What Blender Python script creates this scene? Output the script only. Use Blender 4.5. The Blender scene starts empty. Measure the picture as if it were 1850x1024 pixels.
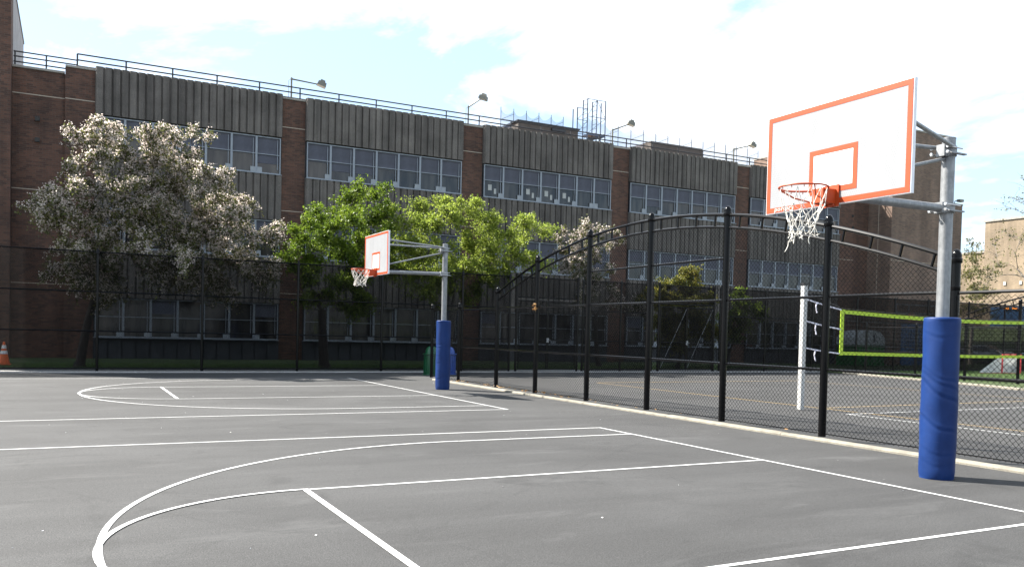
import bpy, math, random
import numpy as np
from mathutils import Vector, Matrix
rnd = random.Random(7)
rng = np.random.default_rng(11)
scene = bpy.context.scene
COL = scene.collection

# ------------------------------------------------------------------ helpers
class MB:
    """collects boxes, tubes and lathes (world coordinates) into ONE mesh"""
    def __init__(s): s.v = []; s.f = []; s.mi = []; s.cur = 0
    def add(s, vs, fs):
        n = len(s.v); s.v += [tuple(p) for p in vs]
        for f in fs: s.f.append(tuple(i + n for i in f)); s.mi.append(s.cur)
        return s
    def box(s, x0, y0, z0, x1, y1, z1):
        v = [(x0,y0,z0),(x1,y0,z0),(x1,y1,z0),(x0,y1,z0),(x0,y0,z1),(x1,y0,z1),(x1,y1,z1),(x0,y1,z1)]
        return s.add(v, [(0,3,2,1),(4,5,6,7),(0,1,5,4),(1,2,6,5),(2,3,7,6),(3,0,4,7)])
    def prism(s, poly, z0, z1):
        n = len(poly)
        v = [(x,y,z0) for x,y in poly] + [(x,y,z1) for x,y in poly]
        f = [tuple(range(n-1,-1,-1)), tuple(range(n,2*n))]
        f += [(i,(i+1)%n,n+(i+1)%n,n+i) for i in range(n)]
        return s.add(v, f)
    def tube(s, pts, r, n=8, caps=True):
        pts = [Vector(p) for p in pts]
        rs = r if isinstance(r, (list, tuple)) else [r]*len(pts)
        base = len(s.v); vs = []; fs = []
        t0 = (pts[1]-pts[0]).normalized()
        a = Vector((0,0,1)) if abs(t0.z) < .9 else Vector((1,0,0))
        u = t0.cross(a).normalized()
        m = len(pts)
        for i, p in enumerate(pts):
            t = (pts[min(i+1,m-1)]-pts[max(i-1,0)])
            if t.length < 1e-9: t = t0
            t = t.normalized(); u = (u - t*u.dot(t)); u = u.normalized() if u.length > 1e-6 else t.orthogonal().normalized()
            w = t.cross(u)
            for k in range(n):
                g = 2*math.pi*k/n
                vs.append(p + (u*math.cos(g) + w*math.sin(g))*rs[i])
        for i in range(m-1):
            for k in range(n):
                a0 = i*n+k; a1 = i*n+(k+1)%n
                fs.append((a0,a1,a1+n,a0+n))
        if caps: fs.append(tuple(range(n-1,-1,-1))); fs.append(tuple((m-1)*n+k for k in range(n)))
        return s.add(vs, fs)
    def lathe(s, prof, cx, cy, n=20, fn=None):
        vs = []; fs = []; m = len(prof)
        for i, (r, z) in enumerate(prof):
            for k in range(n):
                g = 2*math.pi*k/n; rr = r if fn is None else r + fn(g, z)
                vs.append((cx + rr*math.cos(g), cy + rr*math.sin(g), z))
        for i in range(m-1):
            for k in range(n):
                a0 = i*n+k; a1 = i*n+(k+1)%n
                fs.append((a0,a1,a1+n,a0+n))
        fs.append(tuple(range(n-1,-1,-1))); fs.append(tuple((m-1)*n+k for k in range(n)))
        return s.add(vs, fs)
    def build(s, name, mats, parent=None, smooth=False, org=None, bevel=0):
        if org is None: org = wloc(parent)
        me = bpy.data.meshes.new(name)
        v = np.array(s.v, dtype=np.float64).reshape(-1,3) - np.array(org)
        me.from_pydata(v.tolist(), [], s.f)
        o = link(name, me, mats, parent, org if parent is None else (0,0,0))
        if any(s.mi): me.polygons.foreach_set('material_index', s.mi)
        if smooth is True: me.polygons.foreach_set('use_smooth', [True]*len(me.polygons))
        elif smooth: me.shade_smooth() if False else smooth_by_angle(me, smooth)
        if bevel:
            b = o.modifiers.new('bevel','BEVEL'); b.width = bevel; b.segments = 2; b.limit_method = 'ANGLE'
        return o

def smooth_by_angle(me, deg):
    me.polygons.foreach_set('use_smooth', [True]*len(me.polygons))
    try: me.set_sharp_from_angle(angle=math.radians(deg))
    except Exception: pass

def link(name, me, mats, parent, loc=(0,0,0)):
    o = bpy.data.objects.new(name, me); COL.objects.link(o); o.location = loc
    for m in (mats if isinstance(mats, (list, tuple)) else [mats]): me.materials.append(m)
    if parent is not None: o.parent = parent
    return o

def wloc(o):
    p = Vector((0,0,0))
    while o is not None: p = p + Vector(o.location); o = o.parent
    return tuple(p)

def thing(name, label, cat, loc=(0,0,0), group=None):
    o = bpy.data.objects.new(name, None); COL.objects.link(o); o.location = loc
    o.empty_display_size = .2
    return tag(o, label, cat, group)
def tag(o, label, cat, group=None):
    o['label'] = label; o['category'] = cat
    if group: o['group'] = group
    return o
def struct(o, kind='structure'):
    o['kind'] = kind; return o

def np_mesh(name, V, F, mats, parent=None, mi=None, smooth=False, org=None):
    """V (n,3) array, F (m,k) array of equal-size faces"""
    if org is None: org = wloc(parent)
    me = bpy.data.meshes.new(name)
    V = np.asarray(V, np.float32) - np.array(org, np.float32); F = np.asarray(F, np.int32)
    k = F.shape[1]
    me.vertices.add(len(V)); me.vertices.foreach_set('co', V.ravel())
    me.loops.add(F.size); me.loops.foreach_set('vertex_index', F.ravel())
    me.polygons.add(len(F)); me.polygons.foreach_set('loop_start', np.arange(0, F.size, k, dtype=np.int32))
    if mi is not None: me.polygons.foreach_set('material_index', np.asarray(mi, np.int32))
    if smooth: me.polygons.foreach_set('use_smooth', np.ones(len(F), bool))
    me.update(calc_edges=True); me.validate()
    return link(name, me, mats, parent, org if parent is None else (0,0,0))

# ------------------------------------------------------------------ materials
class NT:
    def __init__(s, m): s.t = m.node_tree; s.n = s.t.nodes; s.l = s.t.links
    def __call__(s, typ, **kw):
        x = s.n.new('ShaderNode'+typ)
        for k, v in kw.items():
            if k in x.inputs.keys(): s.set(x, k, v)
            else: setattr(x, k, v)
        return x
    def set(s, x, k, v):
        if hasattr(v, 'is_output') or isinstance(v, bpy.types.NodeSocket): s.l.new(v, x.inputs[k])
        else: x.inputs[k].default_value = v
    def math(s, op, a, b=0.0, clamp=False):
        x = s.n.new('ShaderNodeMath'); x.operation = op; x.use_clamp = clamp
        s.set(x, 0, a); s.set(x, 1, b); return x.outputs[0]
    def ramp(s, fac, stops, interp='LINEAR'):
        x = s.n.new('ShaderNodeValToRGB'); s.set(x, 'Fac', fac); cr = x.color_ramp; cr.interpolation = interp
        while len(cr.elements) < len(stops): cr.elements.new(.5)
        for e, (p, c) in zip(cr.elements, stops):
            e.position = p; e.color = (c, c, c, 1) if isinstance(c, (int, float)) else (*c, 1)
        return x.outputs['Color']
    def mix(s, fac, a, b, mode='MIX'):
        x = s.n.new('ShaderNodeMix'); x.data_type = 'RGBA'; x.blend_type = mode
        for k, v in ((0, fac), (6, a), (7, b)):
            if isinstance(v, bpy.types.NodeSocket): s.l.new(v, x.inputs[k])
            elif k: x.inputs[k].default_value = (*v, 1)
            else: x.inputs[k].default_value = v
        return x.outputs[2]
    def noise(s, vec, scale, detail=4, rough=.55, dist=0):
        x = s.n.new('ShaderNodeTexNoise'); s.set(x, 'Vector', vec)
        x.inputs['Scale'].default_value = scale; x.inputs['Detail'].default_value = detail
        x.inputs['Roughness'].default_value = rough; x.inputs['Distortion'].default_value = dist
        return x.outputs['Fac']
    def mapping(s, vec, scale=(1,1,1), loc=(0,0,0), rot=(0,0,0)):
        x = s.n.new('ShaderNodeMapping'); s.set(x, 'Vector', vec)
        x.inputs['Scale'].default_value = scale; x.inputs['Location'].default_value = loc; x.inputs['Rotation'].default_value = rot
        return x.outputs[0]
    def obj(s): return s('TexCoord').outputs['Object']
    def pos(s): return s('NewGeometry').outputs['Position']
    def bump(s, h, strength=.3, dist=.01):
        x = s.n.new('ShaderNodeBump'); s.set(x, 'Height', h)
        x.inputs['Strength'].default_value = strength; x.inputs['Distance'].default_value = dist
        return x.outputs[0]

def mat(name):
    m = bpy.data.materials.new(name); m.use_nodes = True
    g = NT(m); b = g.n['Principled BSDF']
    return m, g, b
def simple(name, col, rough=.6, metal=0, var=.12, scale=8, bump=0, bscale=60, spec=.5):
    m, g, b = mat(name)
    p = g.obj()
    n = g.noise(p, scale, 5, .6)
    c = g.mix(g.ramp(n, [(.3, 0), (.7, 1)]), tuple(x*(1-var) for x in col), tuple(min(1, x*(1+var)) for x in col))
    g.set(b, 'Base Color', c); b.inputs['Roughness'].default_value = rough; b.inputs['Metallic'].default_value = metal
    b.inputs['Specular IOR Level'].default_value = spec
    if bump: g.set(b, 'Normal', g.bump(g.noise(p, bscale, 4), bump, .01))
    return m

M = {}
def m_asphalt(name, c0, c1):
    m, g, b = mat(name); p = g.pos()
    fine = g.noise(p, 95, 3, .7)
    grit = g.noise(p, 26, 5, .75)
    big = g.noise(p, .33, 5, .6, .6)
    streak = g.noise(g.mapping(p, (.12, 1.1, 1), rot=(0,0,.35)), 1.0, 5, .6, .4)
    c = g.mix(g.ramp(big, [(.35, 0), (.68, 1)]), c0, c1)
    c = g.mix(g.math('MULTIPLY', g.ramp(streak, [(.45, 0), (.72, 1)]), .55), c, tuple(x*.62 for x in c0))
    c = g.mix(1.0, c, g.ramp(fine, [(.36, .5), (.5, 1.0), (.64, 1.65)]), 'MULTIPLY')
    c = g.mix(1.0, c, g.ramp(grit, [(.3, .78), (.7, 1.2)]), 'MULTIPLY')
    stain = g.ramp(g.noise(g.mapping(p, (1,1,1), loc=(5,2,0)), .9, 6, .7, .8), [(.57, 0), (.66, 1)])
    c = g.mix(g.math('MULTIPLY', stain, .5), c, tuple(x*.6 for x in c0))
    pale = g.ramp(g.noise(g.mapping(p, (.5,1.6,1), loc=(9,4,0), rot=(0,0,-.5)), 1.1, 6, .7, .5), [(.56, 0), (.70, 1)])
    c = g.mix(g.math('MULTIPLY', pale, .5), c, tuple(x*1.45 for x in c1))
    vor = g('TexVoronoi', feature='DISTANCE_TO_EDGE'); g.set(vor, 'Vector', g.mapping(p, (1,1,1))); vor.inputs['Scale'].default_value = .16
    wob = g.noise(p, 3, 4)
    dist = g.math('ADD', vor.outputs[0], g.math('MULTIPLY', g.math('SUBTRACT', wob, .5), .03))
    crack = g.ramp(g.math('ABSOLUTE', dist), [(.0, 1), (.004, 0)])
    c = g.mix(g.math('MULTIPLY', crack, .25), c, (.02,.02,.02))
    g.set(b, 'Base Color', c); b.inputs['Roughness'].default_value = .85; b.inputs['Specular IOR Level'].default_value = .35
    g.set(b, 'Normal', g.bump(g.math('ADD', fine, g.math('MULTIPLY', grit, .5)), .5, .012))
    return m
M['asphalt'] = m_asphalt('court_asphalt', (.037,.0365,.036), (.0535,.053,.0525))
M['road'] = m_asphalt('road_asphalt', (.035,.035,.036), (.05,.05,.05))

def m_paint(name, col, wear=.35):
    m, g, b = mat(name); p = g.pos()
    n = g.noise(p, 60, 4, .7); w = g.noise(p, 2.2, 5, .6)
    f = g.ramp(g.math('ADD', n, g.math('MULTIPLY', w, .6)), [(.52, 1), (.66, 0)])
    c = g.mix(g.math('MULTIPLY', f, wear), col, (.16,.155,.15))
    g.set(b, 'Base Color', c); b.inputs['Roughness'].default_value = .7
    return m
M['white_line'] = m_paint('white_court_paint', (.50,.50,.49), .6)
M['yellow_line'] = m_paint('yellow_court_paint', (.40,.27,.10), .5)

def m_brick(name, a, b_, mort, off=0):
    m, g, b = mat(name); p = g.pos()
    s = g('SeparateXYZ'); g.set(s, 0, p)
    v = g('CombineXYZ'); g.set(v, 0, g.math('ADD', s.outputs[0], g.math('ADD', s.outputs[1], off))); g.set(v, 1, s.outputs[2])
    t = g.n.new('ShaderNodeTexBrick'); g.set(t, 'Vector', v.outputs[0])
    t.inputs['Scale'].default_value = 1; t.inputs['Brick Width'].default_value = .215; t.inputs['Row Height'].default_value = .072
    t.inputs['Mortar Size'].default_value = .0065; t.inputs['Mortar Smooth'].default_value = .2; t.inputs['Bias'].default_value = -.15
    t.inputs['Color1'].default_value = (*a, 1); t.inputs['Color2'].default_value = (*b_, 1); t.inputs['Mortar'].default_value = (*mort, 1)
    n = g.noise(p, .5, 5, .6); n2 = g.noise(p, 40, 3, .7)
    dirt = g.noise(g.mapping(p, (1.3, 1.3, .12)), 1, 4, .6)
    c = g.mix(1, t.outputs['Color'], g.ramp(n, [(.3, .78), (.7, 1.2)]), 'MULTIPLY')
    c = g.mix(1, c, g.ramp(n2, [(.3, .8), (.7, 1.2)]), 'MULTIPLY')
    c = g.mix(1, c, g.ramp(dirt, [(.35, .75), (.65, 1.08)]), 'MULTIPLY')
    white = g.ramp(g.noise(g.mapping(p, (.5, .5, 2.2)), .9, 6, .7), [(.66, 0), (.74, 1)])
    c = g.mix(g.math('MULTIPLY', white, .16), c, (.45,.42,.38))
    g.set(b, 'Base Color', c); b.inputs['Roughness'].default_value = .9
    g.set(b, 'Normal', g.bump(g.math('ADD', g.math('MULTIPLY', t.outputs['Fac'], -1.0), g.math('MULTIPLY', n2, .4)), .5, .006))
    return m
M['brick'] = m_brick('red_brown_brick', (.128,.060,.039), (.053,.029,.022), (.098,.076,.060))
M['brick_tower'] = m_brick('brown_brick', (.20,.125,.088), (.12,.08,.06), (.17,.14,.115), .07)
M['brick_tan'] = m_brick('tan_brick', (.26,.195,.13), (.21,.16,.105), (.23,.19,.145), .03)

def m_concrete_rib():
    m, g, b = mat('exposed_aggregate_concrete'); p = g.pos()
    ag = g.noise(p, 55, 4, .75)
    blot = g.noise(p, 1.1, 6, .65)
    st = g.noise(g.mapping(p, (2.6, 2.6, .10)), 1, 5, .6)
    st2 = g.noise(g.mapping(p, (9, 9, .16)), 1, 4, .6)
    c = g.mix(g.ramp(st, [(.34, 0), (.62, 1)]), (.080,.070,.062), (.146,.129,.114))
    c = g.mix(1, c, g.ramp(st2, [(.3, .8), (.6, 1.06)]), 'MULTIPLY')
    c = g.mix(1, c, g.ramp(ag, [(.3, .5), (.5, 1.0), (.72, 1.6)]), 'MULTIPLY')
    c = g.mix(1, c, g.ramp(blot, [(.3, .7), (.7, 1.2)]), 'MULTIPLY')
    g.set(b, 'Base Color', c); b.inputs['Roughness'].default_value = .95
    g.set(b, 'Normal', g.bump(ag, .8, .015))
    return m
M['rib'] = m_concrete_rib()
def m_concrete(name, c0, c1, sc=1.0, bump=.3):
    m, g, b = mat(name); p = g.pos()
    n = g.noise(p, 1.4*sc, 6, .65); f = g.noise(p, 48, 4, .7)
    d = g.noise(g.mapping(p, (1, 6, 1)), .8, 5, .6)
    c = g.mix(g.ramp(n, [(.3, 0), (.7, 1)]), c0, c1)
    c = g.mix(1, c, g.ramp(f, [(.3, .78), (.7, 1.18)]), 'MULTIPLY')
    c = g.mix(1, c, g.ramp(d, [(.3, .72), (.55, 1.03)]), 'MULTIPLY')
    g.set(b, 'Base Color', c); b.inputs['Roughness'].default_value = .9
    g.set(b, 'Normal', g.bump(f, bump, .01))
    return m
M['kerb'] = m_concrete('pale_kerb_concrete', (.18,.163,.13), (.24,.222,.18))
M['strip'] = m_concrete('grey_strip_concrete', (.26,.25,.24), (.36,.35,.33))
M['soil'] = m_concrete('soil_with_shade', (.022,.02,.018), (.05,.045,.038))  # near-black: ground shade by the fence is worked into this dirt colour
M['path'] = m_concrete('path_concrete', (.26,.26,.27), (.34,.34,.34))
M['cap'] = m_concrete('coping_concrete', (.26,.24,.21), (.36,.33,.29))
M['dark_panel'] = m_concrete('dark_base_panel', (.035,.036,.040), (.055,.057,.062))
M['tower_side'] = m_concrete('tower_concrete', (.30,.29,.29), (.40,.39,.38))
M['joint'] = simple('pale_joint_sealant', (.40,.34,.27), .9)
M['plant'] = simple('grey_brown_plant_wall', (.085,.07,.06), .9, var=.25, scale=1.2)
M['roof'] = simple('roof_membrane', (.14,.13,.13), .9)
M['rail_black'] = simple('black_roof_rail_paint', (.022,.02,.022), .5)
M['fence_black'] = simple('black_vinyl_coating', (.003,.003,.0035), .15, var=.25, scale=14, spec=.16)
M['wire'] = simple('black_vinyl_wire', (.0035,.0035,.004), .17, var=.1, spec=.2)
M['wire_dull'] = simple('dull_black_vinyl_wire', (.003,.003,.0033), .55, var=.1, spec=.05)
def m_galv():
    m, g, b = mat('galvanised_steel'); p = g.obj()
    v = g('TexVoronoi'); g.set(v, 'Vector', g.mapping(p, (1,1,.6))); v.inputs['Scale'].default_value = 28
    n = g.noise(p, 9, 5, .65); st = g.noise(g.mapping(p, (30, 30, 1.2)), 1, 4)
    c = g.mix(g.ramp(n, [(.3, 0), (.7, 1)]), (.20,.206,.212), (.32,.325,.33))
    c = g.mix(.25, c, g.mix(g.ramp(v.outputs['Distance'], [(0, 0), (.6, 1)]), (.36,.365,.37), (.18,.185,.19)))
    c = g.mix(1, c, g.ramp(st, [(.3, .86), (.7, 1.08)]), 'MULTIPLY')
    g.set(b, 'Base Color', c); b.inputs['Metallic'].default_value = .55; b.inputs['Roughness'].default_value = .5
    return m
M['galv'] = m_galv()
M['bolt'] = simple('zinc_bolts', (.55,.56,.57), .35, .8)
M['orange'] = simple('orange_enamel', (.40,.050,.006), .45, var=.06)
def m_pad():
    m, g, b = mat('blue_vinyl_pad'); p = g.obj()
    n = g.noise(p, 3.5, 5, .6); f = g.noise(p, 220, 2)
    c = g.mix(g.ramp(n, [(.3, 0), (.7, 1)]), (.005,.022,.098), (.007,.031,.135))
    sc = g.noise(g.mapping(p, (5, 5, 34), rot=(.2, .1, 0)), 1, 5, .7)
    c = g.mix(g.math('MULTIPLY', g.ramp(sc, [(.64, 0), (.72, 1)]), .22), c, (.06,.09,.22))
    scuff = g.ramp(g.noise(g.mapping(p, (1,1,1), loc=(3,1,2)), 6, 6, .7), [(.62, 0), (.75, 1)])
    c = g.mix(g.math('MULTIPLY', scuff, .25), c, (.03,.04,.12))
    g.set(b, 'Base Color', c); b.inputs['Roughness'].default_value = .48; b.inputs['Specular IOR Level'].default_value = .22
    g.set(b, 'Normal', g.bump(g.math('ADD', g.math('MULTIPLY', f, .2), n), .12, .02))
    return m
M['pad'] = m_pad()
M['net'] = simple('white_cotton_cord', (.72,.69,.62), .9, var=.2, scale=40)
def m_board():
    m, g, b = mat('perforated_white_board'); p = g.obj()
    s = g('SeparateXYZ'); g.set(s, 0, p)
    # staggered holes through the sheet steel, 2.5 cm pitch
    k = 1/.024
    yy = g.math('MULTIPLY', s.outputs[1], k); zz = g.math('MULTIPLY', s.outputs[2], k)
    row = g.math('FLOOR', zz)
    sh = g.math('MULTIPLY', g.math('MODULO', g.math('ABSOLUTE', row), 2.0), .5)
    fy = g.math('SUBTRACT', g.math('FRACT', g.math('ADD', yy, sh)), .5); fz = g.math('SUBTRACT', g.math('FRACT', zz), .5)
    r = g.math('SQRT', g.math('ADD', g.math('MULTIPLY', fy, fy), g.math('MULTIPLY', fz, fz)))
    hole = g.ramp(r, [(.20, 1), (.26, 0)])
    n = g.noise(p, 2.5, 5, .6); st = g.noise(g.mapping(p, (3, 9, .5)), 1, 5, .65)
    c = g.mix(g.ramp(n, [(.3, 0), (.7, 1)]), (.25,.254,.262), (.29,.293,.30))
    c = g.mix(1, c, g.ramp(st, [(.3, .90), (.6, 1.02)]), 'MULTIPLY')
    c = g.mix(g.math('MULTIPLY', hole, .5), c, (.16,.165,.18))
    g.set(b, 'Base Color', c); b.inputs['Roughness'].default_value = .5
    return m
M['board'] = m_board()
M['board_plain'] = simple('white_board_enamel', (.80,.80,.82), .45, var=.03)
M['alu'] = simple('blue_grey_window_aluminium', (.22,.242,.27), .45, .25, var=.15)
def m_glass():
    m, g, b = mat('dark_window_glass'); p = g.pos()
    n = g.noise(p, .9, 3, .5)
    v = g.noise(g.mapping(p, (3.4, 1, .5)), 1, 3, .5)
    c = g.mix(g.ramp(v, [(.36, 0), (.64, 1)]), (.010,.010,.012), (.052,.047,.042))
    g.set(b, 'Base Color', c); b.inputs['Roughness'].default_value = .06; b.inputs['Specular IOR Level'].default_value = .5
    g.set(b, 'Normal', g.bump(n, .04, .05))
    return m
M['glass'] = m_glass()
M['blind'] = simple('grey_blue_roller_blind', (.075,.078,.10), .8, var=.25, scale=1.5)
M['box_white'] = simple('off_white_lock_box', (.27,.29,.31), .6)
M['paper'] = simple('pinned_paper', (.38,.38,.36), .8)
M['lamp_body'] = simple('bronze_lamp_housing', (.16,.15,.12), .45, .3)
M['lamp_lens'] = simple('floodlight_lens', (.62,.56,.42), .12)
M['dark_lens'] = simple('dark_lamp_lens', (.05,.05,.05), .15)
M['black'] = simple('black_plastic', (.015,.015,.017), .4)
M['scaf'] = simple('scaffold_tube', (.05,.055,.075), .5, .5)
M['lime'] = simple('lime_net_tape', (.42,.58,.03), .6, var=.08)
M['white_tape'] = simple('white_webbing', (.72,.70,.78), .7)
M['white_paint'] = simple('white_post_paint', (.46,.455,.44), .45, var=.1, scale=5)
M['can_green'] = simple('green_enamel', (.008,.075,.03), .3)
M['can_blue'] = simple('blue_enamel', (.02,.07,.30), .3)
M['cone'] = simple('orange_cone_rubber', (.75,.13,.02), .5)
M['white_band'] = simple('reflective_white_band', (.75,.75,.75), .4)
M['dump_green'] = simple('green_skip_steel', (.02,.16,.035), .5, var=.2)
M['dump_lid'] = simple('pale_skip_lid', (.42,.45,.46), .5)
M['door_blue'] = simple('blue_door_paint', (.03,.10,.24), .45)
M['red'] = simple('red_goal_tube', (.62,.05,.06), .4)
M['goal_net'] = simple('white_goal_netting', (.72,.72,.70), .9)
M['car_blue'] = simple('pale_blue_car_paint', (.16,.24,.34), .22, .3, var=.04)
M['car_grey'] = simple('silver_car_paint', (.36,.39,.42), .22, .4, var=.04)
M['car_glass'] = simple('tinted_car_glass', (.03,.045,.06), .05)
M['tyre'] = simple('tyre_rubber', (.02,.02,.02), .8)
M['rim'] = simple('wheel_alloy', (.42,.43,.44), .35, .7)
def m_emit(name, col, s):
    m, g, b = mat(name); b.inputs['Base Color'].default_value = (*col, 1)
    b.inputs['Emission Color'].default_value = (*col, 1); b.inputs['Emission Strength'].default_value = s
    return m
M['amber'] = m_emit('amber_lit_lens', (1.0,.30,.04), 1.6)
M['redlens'] = simple('red_lamp_lens', (.5,.03,.02), .2)

def m_grass(name, a, b_):
    m, g, b = mat(name); p = g.pos()
    n = g.noise(p, 1.1, 6, .65); f = g.noise(p, 30, 4, .75)
    c = g.mix(g.ramp(n, [(.3, 0), (.7, 1)]), a, b_)
    c = g.mix(1, c, g.ramp(f, [(.25, .45), (.75, 1.6)]), 'MULTIPLY')
    soil = g.ramp(g.noise(p, .7, 5, .7), [(.60, 0), (.72, 1)])
    c = g.mix(g.math('MULTIPLY', soil, .6), c, (.10,.085,.055))
    g.set(b, 'Base Color', c); b.inputs['Roughness'].default_value = .9
    g.set(b, 'Normal', g.bump(f, 1.0, .05))
    return m
M['grass'] = m_grass('lawn_grass', (.032,.055,.014), (.06,.088,.022))
M['blade'] = simple('grass_blades', (.08,.14,.03), .7, var=.4, scale=3)
M['dirt'] = m_grass('dry_ground', (.07,.08,.03), (.10,.10,.045))

def m_leaf(name, dark, mid, lite, trans=.45, scale=.8):
    m, g, b = mat(name)
    geo = g('NewGeometry'); r = geo.outputs['Random Per Island']
    n = g.noise(geo.outputs['Position'], scale, 3, .6)
    f = g.math('ADD', g.math('MULTIPLY', r, .65), g.math('MULTIPLY', g.math('SUBTRACT', n, .3), .9), True)
    c = g.ramp(f, [(.05, dark), (.5, mid), (.95, lite)])
    g.set(b, 'Base Color', c); b.inputs['Roughness'].default_value = .5; b.inputs['Specular IOR Level'].default_value = .35
    t = g('BsdfTranslucent'); g.set(t, 'Color', c)
    mx = g('MixShader'); mx.inputs[0].default_value = trans
    g.l.new(b.outputs[0], mx.inputs[1]); g.l.new(t.outputs[0], mx.inputs[2])
    g.l.new(mx.outputs[0], g.n['Material Output'].inputs['Surface'])
    return m
M['leaf_crab'] = m_leaf('crabapple_leaf', (.045,.06,.018), (.10,.11,.034), (.18,.16,.06))
M['blossom'] = m_leaf('pale_pink_blossom', (.48,.405,.36), (.65,.565,.51), (.78,.70,.64), .6)
M['leaf_green'] = m_leaf('fresh_green_leaf', (.05,.085,.009), (.12,.185,.016), (.24,.31,.036), .5)
M['leaf_lime'] = m_leaf('yellow_green_leaf', (.10,.145,.02), (.22,.28,.04), (.36,.42,.085), .6)
M['leaf_gold'] = m_leaf('golden_green_leaf', (.07,.09,.014), (.16,.165,.025), (.26,.21,.04), .5)
M['leaf_far'] = m_leaf('olive_spring_leaf', (.08,.085,.03), (.15,.15,.05), (.24,.22,.09), .4)
M['dry_leaf'] = m_leaf('dry_brown_leaf', (.20,.09,.03), (.38,.22,.09), (.55,.40,.22), .3)
M['petal'] = simple('fallen_petal', (.75,.72,.70), .7)
def m_bark(name, a, b_):
    m, g, b = mat(name); p = g.obj()
    n = g.noise(g.mapping(p, (9, 9, 2)), 2, 6, .7)
    g.set(b, 'Base Color', g.mix(g.ramp(n, [(.3, 0), (.7, 1)]), a, b_)); b.inputs['Roughness'].default_value = .95
    g.set(b, 'Normal', g.bump(n, .8, .03)); return m
M['bark'] = m_bark('dark_bark', (.025,.02,.017), (.06,.05,.042))
M['bark_grey'] = m_bark('grey_bark', (.10,.09,.08), (.20,.18,.155))
def m_netting():
    m, g, b = mat('debris_netting'); b.inputs['Base Color'].default_value = (.22,.28,.40,1); b.inputs['Roughness'].default_value = .8
    b.inputs['Alpha'].default_value = .36
    return m
M['netting'] = m_netting()

# ------------------------------------------------------------------ ground and markings
FT = .3048
D2 = 14.503          # centre line of the far court along y
W = 5.574; KEY = 1.8305; FTL = 5.828; ARC = 4.677; AXC = 2.966     # half width, half key, free-throw line, arc radius, arc centre

def sheet(name, poly, z, m, sub=None):
    b = MB(); n = len(poly); b.add([(x, y, z) for x, y in poly], [tuple(range(n))])
    return struct(b.build(name, m))
sheet('ground', [(-150,-60),(400,-60),(400,300),(-150,300)], -.05, M['dirt'])
sheet('court_asphalt', [(-60,-40),(26.5,-40),(21.0,11.3),(22.9,15.7),(24.6,21.2),(24.7,23.12),(-60,23.12)], 0, M['asphalt'])
# concrete strip under the back fence
b = MB(); b.box(-40,23.12,-.1,24.7,23.98,.035); o = struct(b.build('concrete_strip', M['strip'], bevel=.01))
sheet('path', [(-40,23.98),(60,23.98),(60,25.15),(-40,25.15)], .012, M['path'])
# lawn behind the path, rising a little towards the building
b = MB()
nx = 60; rows = [(25.15,.0),(25.3,.07),(26.6,.12),(28.5,.14),(30.9,.16)]
vs = []; fs = []
for (y, z) in rows:
    for i in range(nx+1):
        vs.append((-40 + i*100/nx, y, z + (0 if z == 0 else rnd.uniform(-.02,.02))))
for j in range(len(rows)-1):
    for i in range(nx): a = j*(nx+1)+i; fs.append((a,a+1,a+nx+2,a+nx+1))
b.add(vs, fs); struct(b.build('lawn', M['grass'], smooth=True))
# lawn on the right of the right-hand court, then a road and a grass bank
sheet('field', [(21.0,11.2),(26.5,-40),(54,-40),(54,23.98),(24.75,23.98),(24.75,23.1),(24.65,21.2),(22.95,15.7)], .03, M['grass'])
sheet('road', [(47,-40),(66,-40),(66,80),(60.1,80),(60.1,24),(47,24)], .045, M['road'])
b = MB()
vs = []; fs = []; prof = [(66,.0),(66.6,.9),(69,2.0),(73.8,3.4)]
for (x, z) in prof:
    for i in range(31): vs.append((x, -30+i*4, z + (rnd.uniform(-.08,.08) if z else 0)))
for j in range(3):
    for i in range(30): a = j*31+i; fs.append((a,a+31,a+32,a+1))
b.add(vs, fs); struct(b.build('grass_bank', M['grass'], smooth=True))

def line_strip(b, pts, w, z):
    pts = [Vector((x, y)) for x, y in pts]; L = []; R = []
    for i, p in enumerate(pts):
        t = (pts[min(i+1,len(pts)-1)] - pts[max(i-1,0)]).normalized(); n = Vector((-t.y, t.x))*(w/2)
        L.append((p.x+n.x, p.y+n.y, z)); R.append((p.x-n.x, p.y-n.y, z))
    m = len(pts); b.add(L+R, [(i, m+i, m+i+1, i+1) for i in range(m-1)])
def court(y0, name):
    b = MB(); w = .046; z = .004; X1 = -16
    def ln(x0, ya, x1, yb, zz): line_strip(b, [(x0, ya), (x1, yb)], w, zz)
    ln(0, y0-W-w/2, 0, y0+W+w/2, z)                              # baseline
    ln(-w/2, y0+W, X1, y0+W, z); ln(-w/2, y0-W, X1, y0-W, z)     # sidelines
    for s in (1,-1):
        ln(-w/2, y0+s*KEY, -FTL+w/2, y0+s*KEY, z)
        ln(-w/2, y0+s*ARC, -AXC, y0+s*ARC, z)
    line_strip(b, [(-FTL, y0-KEY-w/2), (-FTL, y0+KEY+w/2)], .06, z+.003)
    arc = [(-AXC-ARC*math.sin(t), y0+ARC*math.cos(t)) for t in np.linspace(0, math.pi, 72)]
    line_strip(b, arc, w, z+.0015)
    arc = [(-FTL-KEY*math.sin(t), y0+KEY*math.cos(t)) for t in np.linspace(0, math.pi, 48)]
    line_strip(b, arc, w, z+.004)
    o = struct(b.build(name, M['white_line']))
court(0, 'court_markings'); court(D2, 'court_markings')
b = MB(); zz = .004
for pts in ([(7.3,16.75),(7.3,-6)], [(7.3,16.75),(16.4,17.1)], [(16.4,17.1),(16.9,-6)], [(7.3,7.55),(16.6,7.9)]):
    line_strip(b, pts, .05, zz); zz += .0013
struct(b.build('volleyball_markings', M['yellow_line']))
b = MB()
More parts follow.
